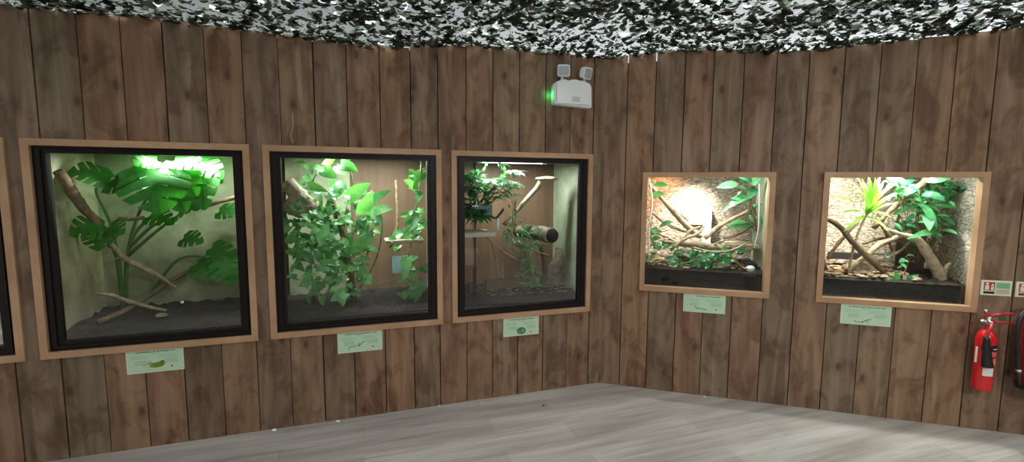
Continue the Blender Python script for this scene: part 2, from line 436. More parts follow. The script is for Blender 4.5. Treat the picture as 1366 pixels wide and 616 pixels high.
# the other walls of the room (behind the camera)
def plainwall(name, p, q, h=2.62, holes=()):
    d = (q-p); L = d.length; x = d/L; n = Vector((-x.y, x.x, 0)); b = MB(); uv = []; att = []; rnd = random.Random(name)
    u = 0
    while u < L-.01:
        e = min(u+.196, L); spans = [(0, h)]
        for (a, c, z1) in holes:
            if a < (u+e)/2 < c: spans = [(z1, h)]
        off = (rnd.uniform(0, 50), rnd.uniform(0, 50)); rv = rnd.random()
        for z0, z1 in spans:
            pts = []
            for t in (0, -.02):
                for (uu, zz) in ((u+.002, z0), (e-.002, z0), (e-.002, z1), (u+.002, z1)):
                    pts.append(p+x*uu+n*t+Vector((0, 0, zz))); uv.append((uu-u+off[0], zz+off[1])); att.append(rv)
            b.box8(pts)
        u = e
    b.uv = uv; o = b.build(name, [M_board]); tag(o, kind='structure')
    a = o.data.attributes.new('board', 'FLOAT', 'POINT'); a.data.foreach_set('value', att)
    return o
plainwall('wall_far_left', EL, BL, holes=[(1.2, 3.2, 2.35)]); plainwall('wall_far_right', BR, ER); plainwall('wall_back', BL, BR)  # far left opening is added to frame the fill light

# ------------------------------------------------------------------ camouflage net overhead
def smooth(t): t = max(0, min(1, t)); return t*t*(3-2*t)
def net_z(x, y):
    """height of the sagging net"""
    p = Vector((x, y, 0))-O
    dl, ul = -p.dot(NL), p.dot(UL); dr, ur = -p.dot(NR), p.dot(UR)
    el = np.interp(ul, *zip(*EDGE_L)); er = np.interp(ur, *zip(*EDGE_R))
    wl = 1/(abs(dl)+.05)**2; wr = 1/(abs(dr)+.05)**2
    e = (el*wl+er*wr)/(wl+wr); d = min(dl, dr)
    sag = .03*math.sin(x*2.3+.6)*math.sin(y*2.1+1.1)+.02*math.sin(x*5.1+y*3.7)
    return e + (sag+.02)*smooth(d/.6), dl, dr
def camo_net():
    rnd = random.Random(3); vs = []; fs = []; mi = []
    x0, x1, y0, y1 = -4.2, 4.2, -.6, 3.7
    n = 50000
    for i in range(n):
        x = rnd.uniform(x0, x1); y = rnd.uniform(y0, y1)
        z, dl, dr = net_z(x, y)
        if min(dl, dr) < -.02: continue
        r = rnd.random(); m = 0 if r < .55 else (1 if r < .78 else (2 if r < .94 else 3))
        L = rnd.uniform(.035, .085); wdt = L*rnd.uniform(.35, .75); th = rnd.uniform(0, 2*PI)
        tx = Vector((math.cos(th), math.sin(th), rnd.gauss(0, .20))).normalized()
        ty = Vector((0, 0, 1)).cross(tx).normalized(); ty = (ty+Vector((0, 0, rnd.gauss(0, .28)))).normalized()
        c = Vector((x, y, z+rnd.uniform(-.012, .02)+.03*smooth(min(dl, dr)/.4))); nz = tx.cross(ty)
        k = rnd.uniform(-.25, .25)
        o = [(-1, 0), (-.55, .8+k), (.1, .95-k), (.7, .6), (1, -.05), (.45, -.85-k), (-.25, -.75+k), (-.75, -.6)]
        b = len(vs)
        for (a, q) in o: vs.append(c+tx*a*L/2+ty*q*wdt/2+nz*(a*a-.4)*L*rnd.uniform(.0, .3))
        vs.append(c)
        for j in range(8): fs.append((b+j, b+(j+1) % 8, b+8)); mi.append(m)
    me = bpy.data.meshes.new('camouflage_net')
    me.from_pydata([v[:] for v in vs], [], fs); me.polygons.foreach_set('material_index', mi); me.update()
    def cm(name, c, tr):
        m = mat(name, c, .5, spec=.3); t = m.node_tree; b = t.nodes['Principled BSDF']
        tl = t.nodes.new('ShaderNodeBsdfTranslucent'); tl.inputs[0].default_value = (*[min(1, q*2.2+.02) for q in c], 1)
        mx = t.nodes.new('ShaderNodeMixShader'); mx.inputs[0].default_value = tr
        lk(m, b.outputs[0], mx.inputs[1]); lk(m, tl.outputs[0], mx.inputs[2]); lk(m, mx.outputs[0], t.nodes['Material Output'].inputs[0]); return m
    for m in (cm('net_dark_green', (.014, .020, .011), .2), cm('net_brown', (.026, .020, .014), .2), cm('net_grey_green', (.07, .085, .06), .5), cm('net_pale', (.30, .33, .30), .6)): me.materials.append(m)
    o = bpy.data.objects.new('camouflage_net', me); COL.objects.link(o)
    tag(o, 'leafy dark camouflage net stretched overhead with daylight showing through its gaps', 'net')
    # mesh strings carrying the scraps
    s = MB()
    for gx in np.arange(-4.1, 4.2, .12):
        pts = [Vector((gx, y, net_z(gx, y)[0]+.035)) for y in np.arange(-.5, 3.6, .25) if min(net_z(gx, y)[1:]) > .03]
        if len(pts) > 1: s.tube(pts, .0012, 3, False)
    s.build('net_string', [mat('net_cord', (.02, .025, .015), .8)], parent=o)
camo_net()
# sheeting that closes the rest of the roof, behind the camera
r_ = MB(); r_.add([(-4.6, -.55, 2.75), (4.6, -.55, 2.75), (4.6, -2.8, 2.75), (-4.6, -2.8, 2.75)], [(0, 1, 2, 3)])
r_.add([(-4.6, -.55, 2.80), (4.6, -.55, 2.80), (4.6, -2.8, 2.80), (-4.6, -2.8, 2.80)], [(3, 2, 1, 0)])
tag(r_.build('ceiling', [mat('roof_boarding', (.12, .10, .08), .8)]), kind='structure')

for i, (p_, w_) in enumerate(FILL_PANELS):  # housings for the added fill panels; no such fixtures are known
    t = thing('ceiling_lamp', ['white flood lamp tilted at the right end of the boarded roof behind the camera', 'white flood lamp tilted at the middle of the boarded roof behind the camera'][i], 'lamp', p_, 'ceiling lamps')
    t.rotation_euler = (math.atan2(2.4, 1.55), 0, .14)
    b = MB(); x, y, z = p_
    def bx(x0, x1, y0, y1, z0, z1): b.box8([Vector(q) for q in ((x0,y0,z0),(x1,y0,z0),(x1,y1,z0),(x0,y1,z0),(x0,y0,z1),(x1,y0,z1),(x1,y1,z1),(x0,y1,z1))])
    bx(x-.62, x+.62, y-.32, y+.32, z-.005, z+.05); b.build('housing', [M_white], t)
    b = MB(); bx(x-.58, x+.58, y-.28, y+.28, z-.02, z-.006); b.build('diffuser', [mat('lit_diffuser', (.8, .8, .8), .5, emit=(1, .98, .94), es=3)], t)
    b = MB(); b.tube([Vector((x, y, z+.05)), Vector((x, y-.12, z+.20))], .012, 8); b.build('bracket', [M_steel], t)

# ================================================================== VIVARIUMS
def ring(b, side, o, i, d0, d1, mi=0):
    """mitred rectangular ring, o/i = (u0,u1,z0,z1) outer / inner"""
    oc = [(o[0], o[2]), (o[1], o[2]), (o[1], o[3]), (o[0], o[3])]; ic = [(i[0], i[2]), (i[1], i[2]), (i[1], i[3]), (i[0], i[3])]
    for k in range(4):
        a, c = oc[k], oc[(k+1) % 4]; e, g = ic[(k+1) % 4], ic[k]
        b.box8([W(side, *q, d0) for q in (a, c, e, g)]+[W(side, *q, d1) for q in (a, c, e, g)], mi)
def vivarium(side, w, label, depth=.70, framed=True, back=None, sidewall=None, base_h=.0, lamp=None, head=.015, group='vivariums set into the board walls'):
    u0, u1, z0, z1 = w
    t = thing('vivarium', label, 'vivarium', W(side, (u0+u1)/2, z0, .3), group)
    so = (u0-.018, u1+.018, z0-.018, z1+.018); si = (u0+.018, u1-.018, z0+.018, z1-.018)
    b = MB(); ring(b, side, so, si, -.014, .0); ring(b, side, (u0+.002, u1-.002, z0+.002, z1-.002), si, 0, .045)
    b.build('wooden_surround', [M_oak], t)
    if framed:
        b = MB(); fi = (u0+.075, u1-.075, z0+.068, z1-.055)
        ring(b, side, (si[0]+.001, si[1]-.001, si[2]+.001, si[3]-.001), fi, .006, .05)
        ring(b, side, (si[0]+.016, si[1]-.016, si[2]+.016, si[3]-.016), (fi[0]-.02, fi[1]+.02, fi[2]-.02, fi[3]+.02), -.002, .0055)
        b.build('window_frame', [M_frame], t)
        gi = fi; gd = .028
    else: gi = si; gd = .04
    g = MB(); g.add([W(side, gi[0], gi[2], gd), W(side, gi[1], gi[2], gd), W(side, gi[1], gi[3], gd), W(side, gi[0], gi[3], gd)], [(0, 1, 2, 3)])
    g.build('glass_pane', [M_glass], t)
    ia, ib, za, zb = u0-.012, u1+.012, z0-.012, z1+head
    k = .012; dA = .055
    q = MB(); q.wbox(side, ia-k, ib+k, za-k, zb+k, depth, depth+.015); q.build('back_panel', [back or M_render], t)
    q = MB(); q.wbox(side, ia-k, ia, za, zb, dA, depth); q.build('side_panel', [sidewall or M_render2], t)
    q = MB(); q.wbox(side, ib, ib+k, za, zb, dA, depth); q.build('side_panel', [sidewall or M_render2], t)
    q = MB(); q.wbox(side, ia-k, ib+k, zb, zb+k, dA, depth); q.build('top_panel', [M_dark], t)
    q = MB(); q.wbox(side, ia-k, ib+k, za-k, za, dA, depth); q.build('base_panel', [M_dark], t)
    return t
VW = {'W0': WIN['L'][0], 'W1': WIN['L'][1], 'W2': WIN['L'][2], 'W3': WIN['L'][3], 'R1': WIN['R'][0], 'R2': WIN['R'][1]}
v0 = vivarium('L', VW['W0'], 'black-framed glass vivarium cut off by the left edge of the photo')
v1 = vivarium('L', VW['W1'], 'large black-framed vivarium holding the cut-leaved swiss cheese plant', sidewall=M_beige)
v2 = vivarium('L', VW['W2'], 'black-framed vivarium filled with trailing heart-leaved vines', back=M_backwood)
v3 = vivarium('L', VW['W3'], 'black-framed vivarium with a pale slanting branch, nearest the room corner', back=M_backwood)
v4 = vivarium('R', VW['R1'], 'brightly lit vivarium with only a light wooden surround, right of the room corner', framed=False, back=M_wallcork, sidewall=M_render2, depth=.62, head=.14)
v5 = vivarium('R', VW['R2'], 'brightly lit vivarium in a light wooden surround beside the fire extinguishers', framed=False, back=M_wallcork, sidewall=M_wallcork2, depth=.62, head=.14)

def tube_lamp(side, u0, u1, z, d, label, power, color=(.92, 1, .95), r=.013):
    t = thing('tube_lamp', label, 'lamp', W(side, (u0+u1)/2, z+.03, d), 'tube lamps under the vivarium tops')
    b = MB(); b.wbox(side, u0-.03, u1+.03, z+.018, z+.045, d-.03, d+.03); b.build('lamp_housing', [M_white], t)
    b = MB(); b.tube([W(side, u0, z, d), W(side, u1, z, d)], r, 12); b.build('light_tube', [M_tube], t)
    for u in (u0, u1):
        b = MB(); b.tube([W(side, u-.018, z, d), W(side, u+.018, z, d)], r*1.15, 12); b.build('end_cap', [M_white], t)
    N = NL if side == 'L' else NR
    area('tube_light', W(side, (u0+u1)/2, z-.02, d), W(side, (u0+u1)/2, 0, d+.02), abs(u1-u0), .03, power, color)
tube_lamp('L', 2.53, 3.0, 1.735, .30, 'lit tube lamp above the swiss cheese plant', 21)
tube_lamp('L', 1.40, 2.0, 1.748, .30, 'lit tube lamp above the trailing vines', 20)
tube_lamp('L', .36, .88, 1.722, .30, 'lit tube lamp above the pale slanting branch', 15)
tube_lamp('L', 3.7, 4.2, 1.748, .30, 'lit tube lamp in the vivarium at the left edge', 8)
tube_lamp('R', .42, 1.0, 1.70, .16, 'lit tube lamp in the bright vivarium right of the corner', 9, (1, 1, .97))
tube_lamp('R', 1.56, 2.15, 1.70, .16, 'lit tube lamp in the bright vivarium beside the extinguishers', 10, (1, 1, .97))
def spot_lamp(side, u, z, d, label, power, color=(1, .62, .36), aim=(0, -.3, .2), size=1.9):
    t = thing('heat_lamp', label, 'lamp', W(side, u, z+.06, d), 'warm heat lamps')
    b = MB(); b.lathe(W(side, u, z+.06, d), (0, 0, -1), [(0, .015), (.02, .025), (.05, .038), (.062, .036)], 16); b.build('lamp_shade', [M_black], t)
    l = bpy.data.lights.new('heat_lamp_light', 'SPOT'); l.energy = power; l.color = color; l.spot_size = size; l.spot_blend = .8; l.shadow_soft_size = .03
    o = bpy.data.objects.new('heat_lamp_light', l); COL.objects.link(o); o.location = W(side, u, z-.01, d)
    o.rotation_euler = (W(side, u+aim[0], z+aim[1], d+aim[2])-o.location).to_track_quat('-Z', 'Y').to_euler()
spot_lamp('R', .44, 1.70, .36, 'black heat lamp glowing on the left of the bark background', 40, (1, .42, .18))
spot_lamp('R', .68, 1.70, .30, 'black spotlight aimed at the white box and driftwood', 150, (1, .97, .9), (0, -.40, .25), 1.35)
spot_lamp('R', 1.58, 1.70, .36, 'black heat lamp glowing above the striped rosette plant', 34, (1, .42, .18))
spot_lamp('R', 1.92, 1.71, .22, 'black spotlight aimed at the upper leaves of the big broad-leaved plant', 130, (1, 1, .95), (.05, -.3, .08), 1.7)
spot_lamp('R', 1.66, 1.71, .22, 'black spotlight aimed at the bark on the far left', 85, (1, .95, .85), (-.02, -.25, .3), 1.6)

# ------------------------------------------------------------------ vivarium contents
def ground(side, w, h, label, mat_, depth=.69, bumpy=.015, name='soil_bed', cat='soil'):
    u0, u1, z0, _ = w; b = MB(); nu, ndp = 36, 18; rnd = random.Random(label)
    vs = []
    for j in range(ndp+1):
        for i in range(nu+1):
            uu = u0-.008+(u1-u0+.016)*i/nu; dd = .058+(depth-.066)*j/ndp
            vs.append(W(side, uu, z0+h+(rnd.uniform(-bumpy, bumpy) if j else rnd.uniform(-.002, .002))+.03*j/ndp, dd))
    fs = [(j*(nu+1)+i, j*(nu+1)+i+1, (j+1)*(nu+1)+i+1, (j+1)*(nu+1)+i) for j in range(ndp) for i in range(nu)]
    b.add(vs, fs, True)
    # front, back, sides and underside
    n1 = nu+1; zb = z0-.008
    low = [W(side, u0-.008+(u1-u0+.016)*i/nu, zb, .058) for i in range(n1)]
    b.add(vs[:n1]+low, [(i, n1+i, n1+i+1, i+1) for i in range(nu)])
    o = b.build(name, [mat_], origin=W(side, (u0+u1)/2, z0, .3)); tag(o, label, cat, kind='stuff'); return o
def branch(side, pts, rad, label, m, name='branch', cat='branch', twigs=(), wob=.12, seg=9):
    """pts: (px, py, depth)"""
    P3 = curve([P(side, *p) for p in pts], 5); n = len(P3)
    r = [np.interp(i/(n-1), np.linspace(0, 1, len(rad)), rad) for i in range(n)]
    b = MB(); b.tube(P3, r, seg, True, wob)
    for tw in twigs:
        q = curve([P(side, *p) for p in tw[0]], 4); b.tube(q, np.linspace(tw[1], tw[1]*.4, len(q)), 6, True, wob)
    o = b.build(name, [m], origin=P3[0]); return tag(o, label, cat)
def toward(side, up=.5, jit=.4):
    N = NL if side == 'L' else NR
    return -N*R(.6, 1.0)+Vector((R(-jit, jit), R(-jit, jit)*.5, up+R(-jit, jit)))

# ---- swiss cheese plant vivarium
ground('L', VW['W1'], .07, 'dark leaf-littered soil under the swiss cheese plant', M_soil)
root = thing('swiss_cheese_plant', 'swiss cheese plant with big slit leaves under the tube lamp', 'plant', P('L', 165, 425, .5))
stems = MB()
for pts in ([(165,425,.5),(160,360,.45),(148,300,.4),(130,262,.35),(128,250,.34)], [(165,425,.5),(170,340,.5),(185,285,.45),(205,250,.38),(215,232,.34)], [(168,425,.5),(172,330,.5),(200,290,.5),(235,262,.45),(262,240,.42)],
            [(165,420,.5),(155,345,.42),(140,308,.33)], [(172,330,.5),(205,300,.48),(232,290,.45)], [(172,340,.5),(220,300,.5),(290,250,.5)], [(200,395,.55),(240,345,.5),(300,345,.45)]):
    q = curve([P('L', *p) for p in pts], 5); stems.tube(q, np.linspace(.012, .006, len(q)), 7)
stems.build('stem', [M_stem], root)
# leaf: base px, tip px, depth base/tip, width, normal(up amount), bend
ML = [((148,240,.34),(88,232,.26),.20,1.2,.12,0), ((150,242,.34),(196,250,.25),.21,.9,.14,0), ((206,222,.30),(214,284,.18),.34,.30,.12,.05), ((268,222,.40),(272,280,.30),.22,.2,.1,.04), ((262,214,.38),(298,238,.34),.15,.7,.1,.05), ((238,224,.34),(262,262,.24),.18,.4,.1,.04), ((182,232,.34),(160,262,.24),.16,1.0,.1,0), ((228,236,.36),(248,284,.26),.20,.15,.10,0),
      ((258,236,.42),(263,282,.32),.20,.25,.10,0), ((262,232,.42),(297,243,.36),.15,.8,.14,.05), ((232,214,.34),(272,226,.28),.15,1.1,.1,0), ((236,290,.45),(270,276,.36),.14,1.2,.1,0), ((200,288,.47),(232,300,.38),.14,1.0,.1,0),
      ((140,302,.33),(92,312,.24),.17,.7,.14,.08), ((142,306,.33),(130,334,.22),.17,.5,.1,.05), ((145,302,.33),(166,312,.26),.13,.7,.1,0), ((244,318,.5),(272,324,.42),.13,.7,.12,0), ((262,352,.5),(290,372,.4),.16,.5,.1,0),
      ((300,345,.45),(312,380,.36),.20,.4,.1,0), ((292,282,.5),(324,286,.44),.14,.9,.1,0), ((210,214,.34),(178,220,.28),.14,1.1,.1,0), ((282,330,.5),(320,352,.45),.15,.5,.1,0)]
for (a, b_, w_, up, bd, cu) in ML:
    k = MB(); k.leaf(P('L', *a), P('L', *b_), w_*1.12, -NL+Vector((R(-.2, .2), 0, up)), 'monstera', bd, .12, cu)
    k.build('leaf', [M_monstera], root)
branch('L', [(78,228,.15),(98,258,.22),(112,278,.28),(132,300,.34),(150,328,.4)], [.026,.03,.024,.02], 'thick dark brown branch slanting down from the top left behind the leaves', M_bark, twigs=[([(100,258,.22),(97,245,.2),(94,238,.2)],.009)])
branch('L', [(148,325,.38),(165,343,.40),(192,358,.42),(212,368,.45),(235,384,.48)], [.014,.017,.015,.008], 'pale thin branch sloping right below the dark leaf cluster', M_bark_pale, twigs=[([(162,341,.4),(150,348,.38),(143,350,.38)],.008)])
branch('L', [(128,391,.3),(150,394,.32),(172,402,.35),(198,409,.38),(222,414,.4)], [.009,.013,.012,.008], 'pale curved branch lying low above the soil', M_bark_pale)
branch('L', [(130,430,.25),(165,415,.34),(205,390,.45),(240,368,.52),(290,350,.58),(322,335,.6)], [.018,.016,.014,.012,.01], 'long branch rising from the soil towards the right side of the plant vivarium', M_bark)
branch('L', [(268,278,.4),(290,270,.38),(318,262,.36)], [.010,.013,.014], 'grey branch reaching in from the right behind the hanging leaves', M_bark)
branch('L', [(158,292,.42),(176,292,.42),(192,290,.42)], [.012,.013,.012], 'short horizontal grey perch in the middle of the plant vivarium', M_bark)
for i, (x, y, s, lb) in enumerate([(215,420,.035,'small grey stone on the soil near the pale low branch'), (198,428,.05,'flat dark stone on the soil, left of the pair'), (245,430,.045,'flat dark stone on the soil towards the right')]):
    c = P('L', x, y, .3+.05*i); b = MB(); b.rock(c-Vector((0,0,.01)), s, s*.7, s*.5, i); tag(b.build('stone', [M_cork], origin=c), lb, 'stone', 'stones in the plant vivarium')
c = P('L', 243, 404, .4); b = MB(); b.rock(c, .010, .010, .010, 3); tag(b.build('snail_shell', [M_white], origin=c), 'tiny white snail shell shining low in the plant vivarium', 'shell')

# ---- trailing vine vivarium
ground('L', VW['W2'], .075, 'dark wet floor under the trailing vines', M_soil, name='soil_bed')
q = MB(); q.wbox('L', 1.815, 2.262, .605, 1.76, .66, .698); tag(q.build('render_slab', [M_render], origin=W('L',2.0,.6,.68)), 'mottled green slab covering the left of the back behind the vines', 'slab')
def vines(side, root_px, label, regions, stemlines, m, mstem, kind='heart', name='pothos_vine', seed=1, up=.45):
    random.seed(seed)
    t = thing(name, label, 'plant', P(side, *root_px)); s = MB()
    for pts, r in stemlines:
        q = curve([P(side, *p) for p in pts], 5); s.tube(q, np.linspace(r, r*.6, len(q)), 6)
    s.build('stem', [mstem], t); fo = MB()
    for (x0, y0, x1, y1, d0, d1, n, smin, smax) in regions:
        for i in range(n):
            x, y, d = R(x0, x1), R(y0, y1), R(d0, d1); a = P(side, x, y, d); L = R(smin, smax)
            U = UL if side == 'L' else UR; N = NL if side == 'L' else NR
            dirv = (U*R(-1, 1) + Vector((0, 0, R(-1.0, .35))) - N*R(-.1, .7)).normalized()
            fo.leaf(a, a+dirv*L, L*R(.6, .8) if kind == 'heart' else L*R(.28, .4), toward(side, up), kind, R(.02, .15), R(.05, .25), R(0, .1))
    return t, fo
t, fo = vines('L', (420,405,.4), 'dense heart-leaved vine trailing over the left half of its vivarium',
  [(395,215,470,250,.25,.45,20,.04,.08), (385,262,440,300,.2,.4,50,.035,.07), (420,250,500,300,.2,.4,44,.035,.08), (383,292,500,335,.15,.4,120,.035,.08), (390,330,495,375,.15,.4,84,.04,.085), (410,370,480,398,.2,.35,30,.04,.075)],
  [([(420,405,.4),(415,340,.35),(430,270,.35),(418,240,.3),(440,217,.3)], .006), ([(440,405,.4),(455,340,.35),(462,280,.3),(470,240,.25),(462,218,.25)], .006), ([(470,400,.4),(500,350,.3),(510,300,.25),(502,270,.2)], .006), ([(450,330,.3),(480,300,.25),(494,262,.2)], .005)], M_pothos, M_stem)
for a, b_, w_ in [((468,262,.2),(495,244,.12),.10), ((485,285,.2),(497,255,.12),.11), ((492,272,.2),(523,253,.12),.075), ((500,282,.2),(525,278,.13),.08), ((455,220,.25),(478,230,.18),.10), ((432,228,.25),(450,238,.18),.08), ((412,248,.25),(438,256,.18),.06), ((435,220,.25),(452,206,.2),.06), ((470,330,.2),(503,318,.12),.09), ((445,350,.2),(420,362,.13),.10), ((430,300,.2),(428,330,.13),.09), ((460,390,.2),(440,402,.14),.08), ((495,282,.2),(512,302,.12),.06)]:
    fo.leaf(P('L', *a), P('L', *b_), w_, toward('L', .4, .2), 'heart', .08, .12)
fo.build('foliage', [M_pothos], t)
t, fo = vines('L', (548,330,.3), 'slimmer heart-leaved vine hanging down the right side above and below the ledge',
  [(543,225,566,300,.15,.35,14,.05,.085), (530,300,566,318,.2,.35,12,.04,.075), (535,335,566,400,.2,.35,16,.05,.09), (515,312,535,335,.2,.3,5,.04,.06)],
  [([(562,215,.3),(558,260,.28),(552,290,.28),(548,330,.3)], .005), ([(548,325,.25),(540,350,.22),(550,380,.25),(560,405,.3)], .004), ([(535,370,.3),(505,378,.35),(490,380,.35)], .004)], M_pothos, M_stem, seed=2)
for a, b_, w_ in [((552,250,.2),(538,240,.14),.07), ((562,232,.2),(552,245,.14),.08), ((548,302,.2),(568,292,.14),.08), ((542,345,.18),(538,375,.12),.08), ((560,282,.2),(548,290,.13),.05), ((540,355,.2),(555,360,.13),.06), ((552,398,.2),(568,380,.14),.06)]:
    fo.leaf(P('L', *a), P('L', *b_), w_, toward('L', .4, .2), 'heart', .08, .12)
fo.build('foliage', [M_pothos], t)
branch('L', [(382,242,.3),(400,262,.3),(420,282,.3)], [.045,.055,.05], 'rough cork log slanting near the top left of the vine vivarium', M_cork, name='cork_log', cat='log', seg=12)
b = MB(); q = curve([P('L', *p) for p in [(383,268,.32),(400,276,.32),(425,280,.32)]], 5); b.tube(q, [.075]*len(q), 12, True, .12)
tag(b.build('cork_log', [M_cork], origin=q[0]), 'broad ridged cork log lying level below the slanting log', 'log')
branch('L', [(440,262,.3),(455,300,.33),(462,330,.36),(470,400,.4)], [.02,.026,.03,.03], 'brown upright branch buried in the middle of the vines', M_bark)
branch('L', [(520,330,.5),(530,300,.5),(528,240,.55)], [.012,.012,.010], 'thin upright stick behind the ledge in the vine vivarium', M_bark)
def ledge(side, pa, pb, dep0, dep1, thick, label, m, name='feeding_ledge'):
    A = P(side, *pa, dep0); B = P(side, *pb, dep0); N = NL if side == 'L' else NR; e = N*(dep1-dep0); dn = Vector((0, 0, -thick)); B.z = A.z
    b = MB(); b.box8([A+dn, B+dn, B, A, A+dn+e, B+dn+e, B+e, A+e]); return tag(b.build(name, [m], origin=A, bevel=.004), label, 'shelf')
ledge('L', (514,321), (566,321), .25, .45, .022, 'pale ledge across the right side of the vine vivarium', M_bark_pale)
# glass tank corner and pots on the ledge
def pot(side, px, py, d, r, h, label, m, name='plant_pot'):
    c = P(side, px, py, d); t = MB(); t.lathe(c, (0, 0, 1), [(0, r*.75), (h*.1, r*.8), (h*.9, r), (h, r*1.06), (h, r*.9), (h*.8, r*.85)], 18)
    return tag(t.build(name, [m], origin=c), label, 'pot')
M_clear = mat('blue_grey_plastic', (.22, .32, .34), .2)
c = P('L', 536, 320, .36); b = MB(); b.rock(c, .05, .04, .045, 9); tag(b.build('moss_ball', [barkmat('pale_moss', (.30,.36,.22), (.55,.60,.42), 40)], origin=c), 'pale mossy lump resting on the ledge', 'moss')
b = MB(); A_ = P('L', 543, 362, .5); b.wbox('L', 1.40, 1.52, .86, .99, .52, .56); tag(b.build('heat_pad', [M_clear], origin=W('L', 1.46, .86, .54)), 'grey-blue square pad low on the back below the ledge', 'pad')

# ---- slanting branch vivarium
ground('L', VW['W3'], .075, 'dark floor under the pale slanting branch', M_soil)
q = MB(); q.wbox('L', .70, .82, .62, 1.74, .675, .69); 
tag(q.build('back_batten', [wood('darker_batten', (.10,.055,.03), (.17,.10,.055), (10,10,1.2))], origin=W('L', .76, .62, .68)), 'dark vertical batten on the brown back of the slanting branch vivarium', 'batten')
branch('L', [(672,300,.35),(690,280,.34),(706,262,.33),(717,250,.32),(722,240,.32)], [.016,.017,.02,.022,.024], 'pale peeled branch slanting up to the right under the tube lamp', M_bark_pale, twigs=[([(686,284,.34),(682,292,.33),(676,300,.3)],.008)])
b = MB(); b.leaf(P('L', 714, 243, .36), P('L', 747, 231, .26), .11, (0, -.3, 1), 'lance', -.05, .1); b.leaf(P('L', 712, 246, .37), P('L', 746, 236, .27), .10, (0, -.3, 1), 'lance', -.05, .1)
bb = MB(); bb.rock(P('L', 729, 241, .3), .085, .05, .018, 4, flat=.9); tag(bb.build('bark_platform', [M_bark_pale], origin=P('L',729,241,.3)), 'flat pale bark piece on top of the slanting branch', 'bark')
branch('L', [(692,309,.56),(712,310,.36),(736,314,.14)], [.052,.058,.060], 'hollow cork tube with a dark end lying behind the thin leaves', M_cork, name='cork_tube', cat='bark', seg=14, wob=.08)
b = MB(); e0 = P('L', 735.8, 314, .142); e1 = P('L', 737, 314.1, .128); b.tube([e0, e0+(e1-e0).normalized()*.012], [.056, .054], 14, True, .05); tag(b.build('hollow_end', [M_dark], origin=e0), 'dark hollow mouth at the right end of the cork tube', 'hollow')  # solid dark cap paints the shade inside the tube's mouth
t, fo = thing('parlour_palm', 'feathery parlour palm spreading from the pot at the top left', 'plant', P('L', 632, 285, .35)), MB()
random.seed(21); s = MB()
for k in range(30):
    x0, y0 = 636+R(-8, 8), 282; x1, y1 = R(616, 700), R(218, 262)
    if k < 15: x1, y1 = R(615, 655), R(228, 292)
    mid = ((x0+x1)/2+R(-6, 6), min(y0, y1)+R(-4, 10)); q = curve([P('L', x0, y0, .35), P('L', *mid, .30), P('L', x1, y1, R(.14, .3))], 8)
    s.tube(q, np.linspace(.004, .0015, len(q)), 5)
    for j in range(4, len(q)-1):
        tg = (q[j+1]-q[j]).normalized(); sd = tg.cross(Vector((0, 0, 1))).normalized()
        for sg in (-1, 1):
            L = R(.06, .12); v = (sd*sg*.8+tg*.7+Vector((0, 0, R(-.5, .1)))).normalized(); fo.leaf(q[j], q[j]+v*L, .015, Vector((0, 0, 1))+toward('L', 0)*.4, 'grass', .08, .1, .1)
s.build('stem', [M_stem], t); fo.build('foliage', [M_palm], t)
# pot box with the palm
b = MB(); A_ = P('L', 615, 288, .33); B_ = P('L', 657, 288, .33); B_.z = A_.z; hh = Vector((0, 0, .085)); e = NL*.12
b.box8([A_, B_, B_+hh, A_+hh, A_+e, B_+e, B_+hh+e, A_+hh+e]); tag(b.build('planter_tray', [M_clear], origin=A_, bevel=.006), 'blue-grey translucent planter under the parlour palm', 'planter')
ledge('L', (615,289), (660,289), .30, .5, .02, 'upper ledge holding the blue-grey planter', M_bark_pale, 'wooden_ledge')
ledge('L', (615,311), (661,313), .22, .48, .034, 'lower pale sand-coated ledge at the left of the slanting branch', barkmat('pale_sand', (.5,.46,.36), (.72,.68,.56), 30), 'sand_ledge')
b = MB(); b.tube([P('L', 664, 309, .3), P('L', 664, 291, .3)], .011, 10); tag(b.build('white_pipe', [M_white], origin=P('L',664,309,.3)), 'short upright white pipe between the ledges and the slanting branch', 'pipe')
branch('L', [(661,292,.3),(668,284,.28),(672,278,.27)], [.008,.009,.008], 'stubby dark stick poking up above the white pipe', M_bark_dark, name='stick')
for i, (pts, lb) in enumerate([([(655,320,.35),(662,345,.35),(665,370,.35)], 'thin upright stick left of the pair under the sand ledge'), ([(668,330,.35),(670,350,.35),(671,372,.35)], 'thin upright stick right of the pair under the sand ledge'),
        ([(648,315,.3),(672,336,.3),(690,346,.32)], 'thin stick slanting down right from the sand ledge'), ([(705,330,.25),(718,336,.22),(732,340,.2)], 'short pale stick in front of the cork tube'),
        ([(700,345,.3),(707,365,.28),(713,378,.27)], 'short dark stick leaning on the wooden board')]):
    branch('L', pts, [.006, .006, .005], lb, M_bark_pale if i != 4 else M_bark, name='stick', cat='stick', seg=6)
branch('L', [(724,385,.4),(726,355,.42),(722,330,.42)], [.022,.018,.016], 'dark upright trunk below the cork tube', M_bark_dark, name='trunk')
b = MB(); b.rock(P('L', 752, 385, .5), .14, .09, .34, 8, flat=.1); tag(b.build('cork_mound', [M_cork], origin=P('L',752,385,.5)), 'tall mossy cork mound against the right wall of the slanting branch vivarium', 'bark')
ledge('L', (648,374), (722,372), .42, .46, .10, 'brown wooden board standing on the floor of the slanting branch vivarium', M_backwood, 'wooden_board')
